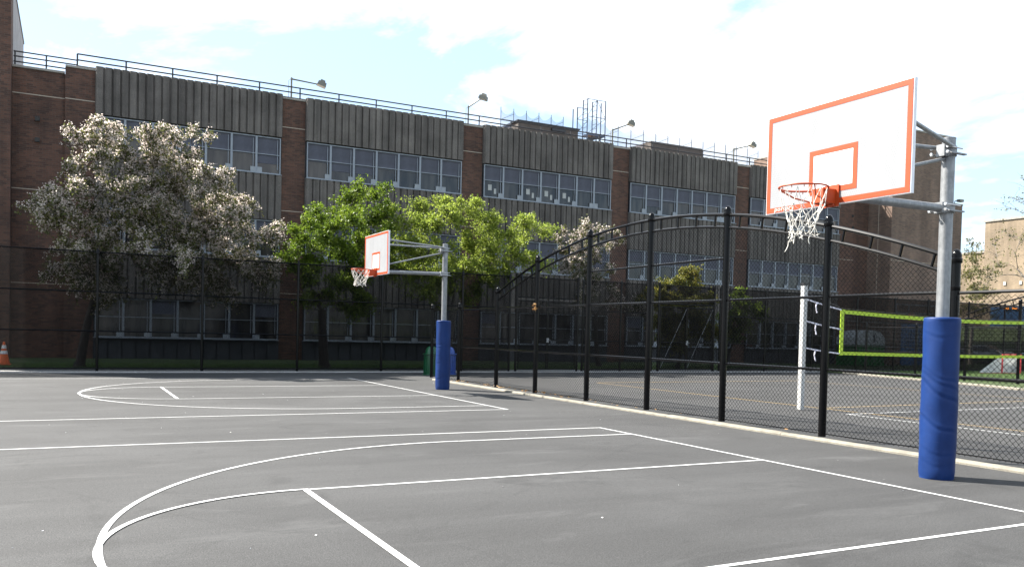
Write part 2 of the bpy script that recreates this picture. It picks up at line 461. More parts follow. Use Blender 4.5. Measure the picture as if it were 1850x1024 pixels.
line_strip(b, [(6.6,6.2),(6.52,-6)], .05, .0105); line_strip(b, [(6.575,6.2),(16,6.5)], .05, .012)
struct(b.build('practice_markings', M['white_line']))

# pale kerb under the arched fence
def kerb(name, pts, w, h, m, gap=3.0):
    b = MB()
    for i in range(len(pts)-1):
        a = Vector((*pts[i], 0)); c = Vector((*pts[i+1], 0)); L = (c-a).length; d = (c-a)/L; n = Vector((-d.y, d.x, 0))
        k = max(1, round(L/gap))
        for j in range(k):
            p = a + d*(L*j/k + .004); q = a + d*(L*(j+1)/k - .004)
            dz = rnd.uniform(-.006,.006); e = .02
            prof = [(-w/2,-.1),(-w/2,h-e),(-w/2+e,h+dz),(w/2-e,h+dz),(w/2,h-e),(w/2,-.1)]
            vs = [p+n*s+Vector((0,0,z)) for s,z in prof]+[q+n*s+Vector((0,0,z)) for s,z in prof]
            fs = [(i2,i2+1,i2+7,i2+6) for i2 in range(5)]+[tuple(range(5,-1,-1)), tuple(range(6,12))]
            b.add(vs, fs)
    return struct(b.build(name, m))
kerb('fence_kerb', [(2.36,18.55),(2.36,-8)], .17, .045, M['kerb'])
sheet('soil_shade_strip', [(2.455,19.1),(2.455,-8),(2.64,-8),(2.64,19.1)], .012, M['soil'])  # dark dirt strip that paints in the shade along the fence foot
kerb('court_kerb', [(24.62,21.9),(22.85,15.7),(21.0,11.3),(23.9,-14)], .25, .07, M['kerb'])

# ------------------------------------------------------------------ chain link
def chain_panel(name, p0, p1, z0, top, parent, D=.072, r=.0026, mat_=None):
    """zig-zag wires between the points p0 and p1 (x,y); top is a height or a function of the distance along"""
    p0 = np.array(p0, float); p1 = np.array(p1, float); L = np.linalg.norm(p1-p0); d = (p1-p0)/L; nrm = np.array([-d[1], d[0]])
    n = max(2, int(round(2*L/D))); Dx = L/n
    Vs = []; Fs = []; base = 0
    tri = [(math.cos(a), math.sin(a)) for a in (0.5, 0.5+2*math.pi/3, 0.5+4*math.pi/3)]
    for i in range(n):
        sc = (i+.5)*Dx
        zt = top(sc) if callable(top) else top
        m = int((zt+.03-z0)/(D/2))
        if m < 2: continue
        k = np.arange(m); right = ((k + i) % 2 == 0)
        s = sc + np.where(right, Dx/2, -Dx/2)
        off = np.where(right, 1, -1)*r*.9
        z = z0 + k*(D/2)
        # a bump of irregularity so the weave is not perfectly regular
        s = s + rng.normal(0, .0022, m); z = z + rng.normal(0, .002, m)
        bow = .012*np.sin(sc*2.1+z*1.7)
        P = np.stack([p0[0]+d[0]*s+nrm[0]*(off+bow), p0[1]+d[1]*s+nrm[1]*(off+bow), z], 1)
        # ring frames: one along the fence, one along its normal
        ring = []
        for (ca, sa) in tri:
            ring.append(P + np.array([nrm[0]*ca*r + d[0]*sa*r*1.35, nrm[1]*ca*r + d[1]*sa*r*1.35, 0]))
        V = np.stack(ring, 1).reshape(-1, 3)
        a = (np.arange(m-1)*3)[:, None]; kk = np.arange(3)[None, :]
        a0 = a + kk; a1 = a + (kk+1) % 3
        F = np.stack([a0, a1, a1+3, a0+3], -1).reshape(-1, 4) + base
        Vs.append(V); Fs.append(F); base += len(V)
    return np_mesh(name, np.concatenate(Vs), np.concatenate(Fs), mat_ or M['wire'], parent, smooth=True)

def post(parent, x, y, h, r, cap=True, z0=0, base=False):
    b = MB(); b.tube([(x,y,z0),(x,y,z0+h)], r, 14)
    o = b.build('post', M['fence_black'], parent, smooth=40)
    if cap:
        c = MB(); z = z0+h
        c.lathe([(r*1.22,z-.07),(r*1.28,z-.06),(r*1.28,z-.01),(r*1.1,z),(r*1.12,z+.03),(r*.98,z+.065),(r*.6,z+.10),(r*.15,z+.115)], x, y, 14)
        q = c.build('post_cap', M['fence_black'], o, smooth=40)
    return o
def rail(parent, pts, r=.021, name='rail'):
    b = MB(); b.tube(pts, r, 8); return b.build(name, M['fence_black'], parent, smooth=40)

# the arched fence between the two courts
FX = 2.47
fence = thing('arched_fence', 'black chain link fence with arched top between the basketball and volleyball courts', 'fence', (FX, 7.7, 0), 'arched chain link fences')
def arch_fence(fence, fx, ys, tops, yc, lowtop, low_before, low_after, z0=.06, extra=True, D=.078, r=.0032, wire_ties=True):
    kx = .0272
    zt = lambda y: 3.86 - kx*(y-yc)**2
    zl = lambda y: zt(y) - .215 - .012*(1-abs(y-yc)/6.7)
    for y, t in zip(ys, tops): post(fence, fx, y, t-z0-.08, .059, z0=z0)
    for y in low_before[:-1] + low_after[1:]: post(fence, fx, y, 2.30-z0, .05, z0=z0)
    allp = []
    yy = sorted(ys)
    for a, c in zip(yy[:-1], yy[1:]):
        seg = np.linspace(a, c, 9)
        rail(fence, [(fx, y, zt(y)) for y in seg], .030, 'arch_rail')
        rail(fence, [(fx, y, zl(y)) for y in seg], .025, 'arch_rail')
        for k in range(4):
            y = a + (c-a)*(k+.6)/4.2; sl = 2*kx*(y-yc)
            bb = MB(); bb.tube([(fx, y, zt(y)), (fx, y-.2*sl*.8, zl(y-.2*sl*.8))], .022, 6); bb.build('strut', M['fence_black'], fence, smooth=40)
        rail(fence, [(fx,a,1.09),(fx,c,1.09)]); rail(fence, [(fx,a,2.21),(fx,c,2.21)])
        if extra and yc-2.6 < (a+c)/2 < yc+2.6 and (a+c)/2 < 10: 
            if a > 5: rail(fence, [(fx,a,2.95),(fx,c,2.95)])
        rail(fence, [(fx,a,z0+.045),(fx,c,z0+.045)], .008, 'tension_wire')
        chain_panel('chain_link_panel', (fx-.03,a), (fx-.03,c), z0+.03, lambda s, a=a: zl(a+s), fence, D, r)
    for seq in (low_before, low_after):
        for a, c in zip(seq[:-1], seq[1:]):
            a, c = min(a,c), max(a,c)
            rail(fence, [(fx,a,1.10),(fx,c,1.10)]); rail(fence, [(fx,a,2.20),(fx,c,2.20)])
            rail(fence, [(fx,a,z0+.045),(fx,c,z0+.045)], .008, 'tension_wire')
            chain_panel('chain_link_panel', (fx-.03,a), (fx-.03,c), z0+.03, 2.20, fence, D, r)
AY = [14.42,12.24,9.87,7.62,5.40,3.13,1.0]; AT = [2.75,3.46,3.87,3.98,3.84,3.43,2.74]
arch_fence(fence, FX, AY, AT, 7.7, 2.2, [19.08,16.95,14.42], [-3.6,-1.3,1.0])
# corner post of the low end (the first of low_before was skipped in the loop above only when it is an arch post)

# the opposite fence of the right-hand court
fence2 = thing('arched_fence', 'distant black arched fence on the lawn edge beyond the volleyball net', 'fence', (24.8, 9.5, 0), 'arched chain link fences')
arch_fence(fence2, 24.8, [16.0,13.8,11.6,9.4,7.2,5.0], [2.6,3.3,3.75,3.9,3.75,3.3], 9.6, 2.2, [20.9,18.3,16.0], [2.8,5.0], z0=.03, extra=False, D=.15, r=.0028)

# the tall back fence in front of the school
BY = 23.5
back = thing('tall_fence', 'tall straight black chain link fence along the path in front of the school', 'fence', (5, BY, 0))
BZ = 3.78
px = [-16.5,-13.35,-10.2,-7.08,-3.95,-.79,2.28,5.5,7.55]
px2 = [10.95,12.85,14.5]
px3 = [18.3,21.05,24.1,27.2,30.0,32.6,36,39.2,42.4]
for x in px + px2 + px3: post(back, x, BY, BZ-.03, .044, z0=.03)
for seq in (px, px2, px3):
    for a, c in zip(seq[:-1], seq[1:]):
        for z in (BZ, 2.53, 1.30, .12): rail(back, [(a,BY,z),(c,BY,z)], .022)
        chain_panel('chain_link_panel', (a,BY+.03), (c,BY+.03), .05, BZ, back, .045, .0061, M['wire_dull'])
# gates with their own posts
def gate(x0, x1, label, h=2.55, rods=True):
    g = thing('double_gate', label, 'gate', ((x0+x1)/2, BY, .03), 'double gates in the tall fence')
    for x in (x0, x1): post(g, x, BY, BZ, .05, z0=.03)
    for z in (BZ, 2.98): rail(g, [(x0,BY,z),(x1,BY,z)], .024)
    chain_panel('transom_panel', (x0,BY+.03), (x1,BY+.03), 2.98, BZ, g, .045, .0061, M['wire_dull'])
    xm = (x0+x1)/2
    for (a, c) in ((x0+.1, xm-.03), (xm+.03, x1-.1)):
        b = MB()
        for z in (.12, 1.3, 2.85): b.tube([(a,BY,z),(c,BY,z)], .022, 8)
        for x in (a, c): b.tube([(x,BY,.1),(x,BY,2.87)], .024, 8)
        lf = b.build('gate_leaf', M['fence_black'], g, smooth=40)
        chain_panel('gate_mesh', (a,BY+.02), (c,BY+.02), .12, 2.85, lf, .045, .0061, M['wire_dull'])
        if rods:
            bb = MB(); bb.tube([(a+.02,BY-.04,.2),(c-.02,BY-.04,2.8)], .006, 5); bb.build('tension_rod', M['galv'], lf)
    b = MB(); b.box(xm-.05,BY-.06,1.2,xm+.05,BY-.02,1.38); b.tube([(xm,BY-.05,1.29),(xm+.12,BY-.09,1.29)], .01, 6); b.build('latch', M['galv'], g)
gate(7.85, 10.7, 'double gate in the tall fence nearer the green litter bin', rods=False)
gate(14.85, 17.95, 'double gate with diagonal tension rods in front of the golden green tree')

# ------------------------------------------------------------------ basketball hoops
def hoop(y0, label, long_net, wr):
    xp = .97; yp = y0 + .1; X = -.97
    g = thing('basketball_hoop', label, 'basketball hoop', (xp, yp, 0), 'basketball hoops')
    b = MB(); b.tube([(xp,yp,.0),(xp,yp,3.84)], .071, 24)
    pole = b.build('pole', M['galv'], g, smooth=40)
    b = MB(); b.lathe([(.073,3.84),(.073,3.853),(.05,3.86),(.01,3.862)], xp, yp, 20); b.build('pole_cap', M['galv'], pole, smooth=40)
    # padding with creases
    R = .192
    def crease(t, z):
        d = 0
        for (zc, tilt, ph, dep, wid) in wr:
            c = math.cos(t-ph)
            zz = z - (zc - tilt*math.sin(t-ph) + .02*math.sin(3*t))
            amp = dep*max(0, c)**.6 if c > 0 else 0
            d += .42*amp*(-math.exp(-(zz/wid)**2) + .75*math.exp(-((zz-wid*1.7)/wid)**2))
        d += .0025*math.sin(5*z+2*t) + .0015*math.sin(13*z-3*t)
        if z < .1: d -= .012*(1-z/.1)**2
        return d
    zs = [.012] + list(np.linspace(.03, 1.80, 150)) + [1.815]
    prof = [(R-.012, .0)] + [(R, z) for z in zs] + [(R-.008, 1.826), (R-.03, 1.83), (.072, 1.831)]
    b = MB(); b.lathe(prof, xp, yp, 56, fn=lambda t, z: crease(t, z) if .005 < z < 1.8 else 0)
    pad = b.build('pole_pad', M['pad'], g, smooth=50)
    b = MB()
    th = math.radians(38)
    b.box(xp+math.cos(th)*R-.012, yp+math.sin(th)*R-.012, .06, xp+math.cos(th)*R+.012, yp+math.sin(th)*R+.012, 1.78)
    b.build('pad_seam', M['black'], pad)
    # main arm and struts
    b = MB(); b.tube([(xp-.06,yp,3.06),(X+.10,y0,3.02)], .047, 16); b.build('main_arm', M['galv'], g, smooth=40)
    for s in (-1, 1):
        b = MB(); b.tube([(xp-.03,yp+s*.07,3.745),(X+.08,y0+s*.60,3.78)], .024, 10); b.build('upper_strut', M['galv'], g, smooth=40)
    b = MB(); b.tube([(xp-.05,yp,3.62),(X+.09,y0,3.16)], .021, 10); b.build('diagonal_strut', M['galv'], g, smooth=40)
    for z, hh in ((3.06,.10),(3.70,.11)):
        b = MB()
        b.lathe([(.074,z-hh/2),(.086,z-hh/2),(.086,z+hh/2),(.074,z+hh/2)], xp, yp, 24)
        b.box(xp-.145,yp-.05,z-hh/2-.01,xp-.07,yp+.05,z+hh/2+.01)
        for s in (-1,1): b.box(xp-.13,yp+s*.115-.02,z-.045,xp+.13,yp+s*.115+.02-.028*s if False else yp+s*.115+.02,z-.03)
        cl = b.build('clamp', M['galv'], g, smooth=40)
        b = MB()
        for s in (-1,1):
            for dz in (-.03,.03): b.tube([(xp-.15,yp+s*.1,z+dz),(xp+.10,yp+s*.1,z+dz)], .008, 6)
            b.tube([(xp-.165,yp+s*.1,z+.03),(xp-.15,yp+s*.1,z+.03)], .018, 6); b.tube([(xp-.165,yp+s*.1,z-.03),(xp-.15,yp+s*.1,z-.03)], .018, 6)
        b.build('bolt', M['bolt'], cl, smooth=40)
    # board: 72 x 42 in steel sheet with a folded rim, bottom edge at 2.915
    z0, z1 = 2.915, 3.975; hw = .915
    b = MB(); b.box(X+.002,y0-hw,z0,X+.045,y0+hw,z1)
    bd = b.build('backboard', M['board_plain'], g, org=None)
    b = MB(); e = .009; b.add([(X,y0-hw+e,z0+e),(X,y0+hw-e,z0+e),(X,y0+hw-e,z1-e),(X,y0-hw+e,z1-e)], [(0,1,2,3)][::1])
    b.f = [(0,3,2,1)]
    b.build('perforated_face', M['board'], bd)
    def frame(ya, yb, za, zb, w, xx):
        q = MB()
        q.box(xx,ya,zb-w,X-.0002,yb,zb); q.box(xx,ya,za,X-.0002,yb,za+w)
        q.box(xx,ya,za+w,X-.0002,ya+w,zb-w); q.box(xx,yb-w,za+w,X-.0002,yb,zb-w); return q
    frame(y0-hw+e, y0+hw-e, z0+e, z1-e, .052, X-.003).build('border', M['orange'], bd)
    frame(y0-.305, y0+.305, 3.045, 3.50, .052, X-.003).build('target_square', M['orange'], bd)
    b = MB(); b.box(X-.0016,y0-.25,3.10,X-.0004,y0+.25,3.445); b.build('target_field', M['board_plain'], bd)
    cu = bpy.data.curves.new('lettering', 'FONT'); cu.body = 'porter'; cu.size = .066; cu.extrude = .0006; cu.shear = .12; cu.offset = .0012
    cu.space_character = 1.12
    me_o = bpy.data.objects.new('lettering_curve', cu); COL.objects.link(me_o)
    dg = bpy.context.evaluated_depsgraph_get(); me = bpy.data.meshes.new_from_object(me_o.evaluated_get(dg)); bpy.data.objects.remove(me_o)
    me.materials.clear()
    lt = link('lettering', me, M['white_paint'], bd)
    org = Vector(wloc(bd)); 
    lt.matrix_local = Matrix.Translation(Vector((X-.0042, y0+hw-.13, z0+e+.012)) - org) @ Matrix(((0,0,-1,0),(-1.22,0,0,0),(0,1,0,0),(0,0,0,1)))
    # steel back frame
    b = MB()
    for s in (-.55, .55): b.box(X+.045,y0+s-.03,z0+.05,X+.085,y0+s+.03,z1-.05)
    for z in (3.05, 3.75): b.box(X+.0455,y0-.6,z-.03,X+.0845,y0+.6,z+.03)
    b.box(X+.046,y0-.09,2.93,X+.12,y0+.09,3.2)
    b.build('back_frame', M['galv'], bd)
    # rim
    rr = .235; zc = 3.05; xc = X-.16-rr
    rim = MB()
    rim.tube([(xc+rr*math.cos(t), y0+rr*math.sin(t), zc) for t in np.linspace(0, 2*math.pi, 49)], .0095, 8, False)
    ro = rim.build('rim', M['orange'], g, smooth=True)
    b = MB()
    b.box(X-.20,y0-.07,zc-.13,X-.004,y0+.07,zc+.012)
    b.box(X-.018,y0-.10,zc-.16,X-.0038,y0+.10,zc+.06)
    for s in (-1,1):
        b.tube([(X-.10,y0+s*.065,zc-.135),(xc+.02,y0+s*.14,zc-.085),(xc-rr*.35,y0+s*rr*.93,zc-.01)], .0085, 8)
        b.tube([(X-.12,y0+s*.06,zc),(xc+rr*.5,y0+s*rr*.86,zc)], .0095, 8)
    b.build('rim_bracket', M['orange'], ro, smooth=40, bevel=0)
    b = MB()
    for s in (-1,1): b.tube([(X-.03,y0+s*.05,zc-.13),(X-.03,y0+s*.05,zc-.15)], .012, 6)
    for k in range(12):
        t = 2*math.pi*(k+.5)/12; x, y = xc+(rr)*math.cos(t), y0+rr*math.sin(t)
        b.tube([(x,y,zc-.008),(x-.012*math.cos(t),y-.012*math.sin(t),zc-.022),(x,y,zc-.028)], .004, 5)
    b.build('net_hook', M['orange'], ro)
    # net: 12 loops, knotted diamonds, ragged at the hem
    lv = [(.0,.228),(.16,.19),(.24,.155),(.31,.135),(.375,.122),(.44,.12)] if long_net else [(.0,.228),(.10,.20),(.18,.165),(.25,.14),(.32,.13),(.385,.135)]
    r2 = random.Random(3 if long_net else 5); P = []
    for i, (dz, rad) in enumerate(lv):
        row = []
        for k in range(12):
            t = 2*math.pi*(k + (.5 if i % 2 else 0))/12
            j = .012*i/2.5
            row.append(Vector((xc+rad*math.cos(t)+r2.gauss(0,j), y0+rad*math.sin(t)+r2.gauss(0,j), zc-.02-dz+r2.gauss(0,j*.8))))
        P.append(row)
    b = MB(); cr = .0034 if long_net else .0048
    for i in range(len(P)-1):
        for k in range(12):
            a = P[i][k]
            for kk in ((k, (k-1) % 12) if i % 2 == 0 else (k, (k+1) % 12)):
                c = P[i+1][kk]; mid = (a+c)/2 + Vector((r2.gauss(0,.005), r2.gauss(0,.005), -.008))
                b.tube([a, mid, c], cr, 5, False)
        if i:
            for k in range(12): p = P[i][k]; b.tube([p+Vector((0,0,.009)), p-Vector((0,0,.009))], cr*1.9, 6)
    if long_net:
        for k, L in ((3,.06),(4,.17),(5,.07),(7,.05),(9,.09),(10,.04)):
            a = P[-1][k]; pts = [a + Vector((r2.gauss(0,.012)-.06*q*(L>.1), r2.gauss(0,.012)+.05*q*(L>.1), -L*q)) for q in np.linspace(0,1,6)]
            b.tube(pts, cr*1.2, 5)
        a, c = P[-1][4], P[-1][6]
        b.tube([a, (a+c)/2-Vector((0,0,.09)), c], cr, 5)
    b.build('net', M['net'], ro, smooth=True)
    return g
hoop(0, 'nearer basketball hoop at right with a long frayed net and a creased blue pole pad', True,
     [(.30,.05,3.6,.004,.02),(.62,.10,3.5,.012,.022),(.98,.13,3.7,.014,.024),(1.08,.11,3.9,.009,.02),(1.17,.09,3.6,.006,.018),(1.62,.02,3.4,.004,.02),(.18,.04,3.3,.003,.02)])
hoop(D2, 'farther basketball hoop with an even short net, standing at the end of the low fence', False,
     [(.30,-.04,3.6,.008,.018),(.72,-.05,3.6,.008,.016),(.90,-.06,3.5,.006,.016),(1.12,-.02,3.6,.009,.016),(1.22,.02,3.4,.006,.016),(.50,.04,3.7,.005,.02)])

# ------------------------------------------------------------------ the school
YB = 30.5; ROOF = 11.45
school = thing('school_building', 'long three storey brown brick school with ribbed concrete panels and window bands', 'building', (14, YB, 0))
bays = [(-7.04,.105),(1.12,8.54),(9.61,17.02),(18.14,25.44),(26.5,33.75)]
b = MB()
b.box(-9.83, YB+.36, 0, 36.6, YB+14, 11.05)
b.build('wall', M['brick'], school)
b = MB()
edges = [-8.08] + [x for p in bays for x in p] + [35.16]
for i in range(0, len(edges)-1, 2):
    b = MB(); b.box(edges[i]+.003, YB+.22, 0, edges[i+1]-.003, YB+.36, 11.30); pier = b.build('brick_pier', M['brick'], school)
    b = MB(); b.box(edges[i]+.006, YB+.18, 11.30, edges[i+1]-.006, YB+.8, 11.38); b.build('coping', M['cap'], pier, bevel=.01)
    for z in (10.10, 6.54, 3.0):
        b = MB(); b.box(edges[i]+.01, YB+.212, z, edges[i+1]-.01, YB+.2205, z+.03); b.build('brick_joint', M['joint'], pier)
for z in (10.10, 6.54, 3.0):
    b = MB(); b.box(-9.83, YB+.352, z, -8.09, YB+.3605, z+.03); b.build('brick_joint', M['joint'], school)
for xa, xb in ((-9.83,-8.09),(35.17,36.59)):
    b = MB(); b.box(xa, YB+.30, 11.05, xb, YB+.8, 11.14); b.build('coping', M['cap'], school, bevel=.01)
b = MB(); b.box(-9.8, YB+.8, 11.052, 36.5, YB+14, 11.10); b.build('roof', M['roof'], school)

def ribbed(x0, x1, z0, z1, m, seed, name='concrete_panel'):
    """slab whose front is folded into broad ribs with narrow dark grooves"""
    b = MB(); b.box(x0, YB+.07, z0, x1, YB+.40, z1)
    r_ = random.Random(seed); n = 24; w = (x1-x0)/n
    for k in range(n):
        a = x0 + k*w + r_.uniform(-.012,.012); g = .036
        c = x0 + (k+1)*w; dy = r_.uniform(-.006,.006)
        lo, hi = a+g*.5, c-g*.5
        pro = [(lo, YB+.07), (lo+.02, YB+dy), (hi-.02, YB+dy), (hi, YB+.07)]
        vs = [(x,y,z0+.001) for x,y in pro] + [(x,y,z1-.001) for x,y in pro]
        b.add(vs, [(0,1,5,4),(1,2,6,5),(2,3,7,6),(0,3,2,1),(4,5,6,7)])
    return b.build(name, m, school)
def flat_panel(x0, x1, z0, z1):
    b = MB(); n = 7; w = (x1-x0)/n
    b.box(x0, YB+.16, z0, x1, YB+.40, z1)
    for k in range(n):
        for h in (0, .5): b.box(x0+(k+h)*w+.03, YB+.12, z0+.02, x0+(k+h+.5)*w-.03, YB+.16, z1-.02)
    return b.build('base_panel', M['dark_panel'], school)

# a window: frame, glass pane, roller blind and lock box; shared meshes
WW = 1.04; WH = 1.55
def window_protos():
    f = MB(); t = .045; y0, y1 = -.03, .05
    f.box(0,y0,0,WW,y1,t); f.box(0,y0,WH-t,WW,y1,WH); f.box(0,y0,t,t,y1,WH-t); f.box(WW-t,y0,t,WW,y1,WH-t)
    f.box(t,-.015,.80,WW-t,.045,.83)
    f.box(WW-t-.10,.0,.2,WW-t-.075,.02,WH-.1)
    fm = f.build('window_mesh', M['alu'], None, org=(0,0,0)); me_f = fm.data; bpy.data.objects.remove(fm)
    p = MB(); p.box(t,.052,t,WW-t,.06,WH-t); o = p.build('pane_mesh', M['glass'], None, org=(0,0,0)); me_p = o.data; bpy.data.objects.remove(o)
    bl = []
    for h in (.70,.74,.52,1.05):
        q = MB(); q.box(t,.035,WH-t-h,WW-t,.05,WH-t); q.box(t,.03,WH-t-h-.02,WW-t,.051,WH-t-h)
        o = q.build('blind_mesh', M['blind'], None, org=(0,0,0)); bl.append(o.data); bpy.data.objects.remove(o)
    q = MB(); q.box(WW-t-.20,-.02,t,WW-t,.03,t+.21); o = q.build('lock_box_mesh', M['box_white'], None, org=(0,0,0)); bx = o.data; bpy.data.objects.remove(o)
    q = MB(); q.box(t,-.02,t,t+.20,.03,t+.21); o = q.build('lock_box_mesh', M['box_white'], None, org=(0,0,0)); bx2 = o.data; bpy.data.objects.remove(o)
    return me_f, me_p, bl, bx, bx2
me_f, me_p, me_bl, me_bx, me_bx2 = window_protos()
def part_of(name, me, parent, loc, scl=1):
    o = bpy.data.objects.new(name, me); COL.objects.link(o); o.parent = parent; o.location = loc
    if scl != 1: o.scale = (scl,1,1)
    return o
SX, SY = 14, YB
for bi, (x0, x1) in enumerate(bays):
    ribbed(x0, x1, 9.62, ROOF, M['rib'], bi*7+1); ribbed(x0, x1, 6.10, 8.00, M['rib'], bi*7+2); ribbed(x0, x1, 2.58, 4.50, M['rib'], bi*7+3)
    flat_panel(x0, x1, 0, .98)
    sx = (x1-x0-.10)/7/WW
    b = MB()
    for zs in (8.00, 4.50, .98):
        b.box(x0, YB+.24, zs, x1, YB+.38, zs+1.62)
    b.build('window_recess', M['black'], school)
    for zi, zs in enumerate((1.01, 4.53, 8.03)):
        b = MB(); b.box(x0+.01, YB-.02, zs-.03, x1-.01, YB+.23, zs-.002); b.build('sill', M['alu'], school)
        for k in range(7):
            w = part_of('window', me_f, school, (x0+.05+k*WW*sx-SX, .12, zs), sx)
            part_of('pane', me_p, w, (0,0,0))
            h = 0 if rnd.random() < .6 else rnd.choice((0,1,1,2,3))
            if zi: part_of('blind', me_bl[h], w, (0,0,0))
            elif rnd.random() < .25: part_of('blind', me_bl[2], w, (0,0,0))
            if k < 6 and rnd.random() < .9: part_of('lock_box', me_bx, w, (0,0,0))
            if k == 6: part_of('lock_box', me_bx2, w, (0,0,0))
            if (bi, zi) in ((2,2),) and k in (0,2,3,4):
                q = MB(); yy = YB+.15
                q.box(x0+.3+k*WW*sx, yy, zs+.35, x0+.5+k*WW*sx, yy+.004, zs+.62); q.box(x0+.62+k*WW*sx, yy, zs+.2, x0+.74+k*WW*sx, yy+.004, zs+.45)
                po = q.build('poster', M['paper'], w, org=(0,0,0))
                po.data.transform(Matrix.Translation((-(x0+.05+k*WW*sx), -(YB+.12), -zs))); po.data.transform(Matrix.Scale(1/sx, 4, (1,0,0)))
# wall sconces in the brick recesses
for x, zz, lab in ((-9.0,9.22,'upper'),(-9.0,8.43,'lower'),(34.99,9.28,'upper'),(35.03,8.58,'lower')):
    side = 'left end' if x < 0 else 'right end'
    g = thing('wall_lamp', f'{lab} round black wall lamp on the brick recess at the {side} of the school', 'wall lamp', (x, YB+.36, zz), 'round wall lamps')
    b = MB(); b.box(x-.08,YB+.30,zz-.08,x+.08,YB+.355,zz+.08); b.tube([(x,YB+.30,zz),(x,YB+.20,zz-.01)], .06, 10); b.build('housing', M['black'], g, smooth=40)
    b = MB(); b.tube([(x,YB+.20,zz-.01),(x,YB+.16,zz-.02)], [.075,.085], 12); b.build('lens', M['dark_lens'], g, smooth=40)

# roof railing
rl = thing('roof_railing', 'thin black three bar railing along the edge of the school roof', 'railing', (14, YB+.5, 11.1))
ry = YB+.5
xs = list(np.arange(-7.67, 36.4, 1.72))
for x in xs:
    b = MB(); b.tube([(x,ry,11.10),(x,ry,11.93)], .032, 8); b.build('post', M['rail_black'], rl)
for z in (11.93, 11.70, 11.47):
    b = MB(); b.tube([(xs[0],ry,z),(36.5,ry,z)], .029, 8); b.build('rail', M['rail_black'], rl)
for x in (-9.75,-8.72):
    b = MB(); b.tube([(x,ry,11.10),(x,ry,11.70)], .028, 8); b.build('post', M['rail_black'], rl)
for z in (11.68, 11.50, 11.30):
    b = MB(); b.tube([(-9.8,ry,z),(-7.69,ry,z)], .026, 8); b.build('rail', M['rail_black'], rl)

# floodlights on the roof edge
FLB = 'rooftop floodlights'
def flood(x, arm, lift, label, yaw):
    y = YB+.8; g = thing('floodlight', label, 'floodlight', (x, y, 11.1), FLB)
    b = MB(); b.tube([(x,y,11.1),(x,y,12.42)], .04, 8)
    ex = x+arm*math.cos(yaw); ey = y-arm*math.sin(yaw)
    b.tube([(x,y,12.36),(ex-.1*math.cos(yaw),ey,12.36+lift)], [.035,.028], 8)
    b.tube([(x-.12,y,11.1),(x-.11,y+.02,12.3),(x,y,12.4)], .012, 5)
    b.build('arm', M['lamp_body'], g, smooth=40)
    z = 12.40+lift; m = Matrix.Translation((ex,ey,z)) @ Matrix.Scale(.76, 4) @ Matrix.Rotation(-yaw, 4, 'Z') @ Matrix.Rotation(math.radians(18), 4, 'Y')
    def bx(lo, hi, taper, mt, nm):
        x0,y0,z0 = lo; x1,y1,z1 = hi; t = taper
        v = [(x0,y0,z0),(x1,y0,z0),(x1,y1,z0),(x0,y1,z0),(x0+t,y0+t,z1),(x1-t,y0+t,z1),(x1-t,y1-t,z1),(x0+t,y1-t,z1)]
        q = MB(); q.add([m @ Vector(p) for p in v], [(0,3,2,1),(4,5,6,7),(0,1,5,4),(1,2,6,5),(2,3,7,6),(3,0,4,7)]); return q.build(nm, mt, g)
    bx((-.26,-.22,-.13),(.26,.22,.10),.03,M['lamp_body'],'housing')
    bx((-.16,-.14,.10),(.16,.14,.24),.04,M['lamp_body'],'ballast_box')
    bx((-.235,-.195,-.155),(.235,.195,-.132),.0,M['lamp_lens'],'lens')
flood(.62, 1.30, -.10, 'floodlight on the longest roof arm, first brick pier from the left', .12)
flood(9.08, .75, .38, 'roof floodlight with raised lamp head above the second brick pier', .75)
flood(17.44, 1.0, .36, 'roof floodlight beside the scaffold tower', .35)
flood(25.8, 1.25, .33, 'roof floodlight nearest the large backboard', .15)

# left stair tower (concrete side above the roof)
tw = thing('stair_tower', 'tall dark brick stair tower with a grey concrete side at the left edge', 'building', (-12.4, 35, 0))
b = MB(); b.box(-15.2, YB-.35, 0, -9.84, 31.35, 14.42); b.build('brick_front', M['brick'], tw)
b = MB(); b.box(-15.15, 31.352, 0, -9.862, 39.7, 14.40); b.build('concrete_side', M['tower_side'], tw)
b = MB(); b.box(-15.2, YB-.36, 14.42, -9.83, 39.72, 14.50); b.build('coping', M['cap'], tw)

# right stair tower with its lower annexe
TY = 29.15
tr = thing('stair_tower', 'large brown brick tower block behind the galvanised pole of the nearer hoop', 'building', (39.4, TY, 0))
b = MB(); b.box(36.6, TY, 0, 42.08, TY+12, 14.62); b.build('wall', M['brick_tower'], tr)
b = MB(); b.box(36.57, TY-.03, 14.62, 42.11, TY+12, 14.72); b.build('coping', M['cap'], tr)
b = MB(); b.box(36.592, 30.08, 0, 36.601, 30.11, 14.6); b.box(36.65, TY-.008, 6.54, 42.0, TY+.001, 6.57); b.build('brick_joint', M['joint'], tr)
b = MB(); b.box(42.083, TY+.02, 0, 43.3, TY+10, 10.45); ax = b.build('annexe', M['brick_tower'], tr)
b = MB(); b.box(42.084, TY, 10.45, 43.33, TY+10, 10.55); b.build('coping', M['cap'], ax)
b = MB()
b.box(37.8, TY-.06, .05, 41.1, TY-.002, 2.72)
d = b.build('door', M['door_blue'], tr)
b = MB()
for k in range(4): b.box(37.95+k*.8, TY-.075, .25, 38.55+k*.8, TY-.06, 2.5)
b.build('door_panel', M['door_blue'], d)
b = MB(); b.box(37.25, TY-.05, 3.35, 41.3, TY-.002, 3.40); b.box(37.25,TY-.05,3.86,41.3,TY-.002,3.91); b.box(37.25,TY-.05,3.40,37.3,TY-.002,3.86); b.box(38.4,TY-.05,3.40,38.44,TY-.002,3.86)
b.build('sign_frame', M['alu'], tr)
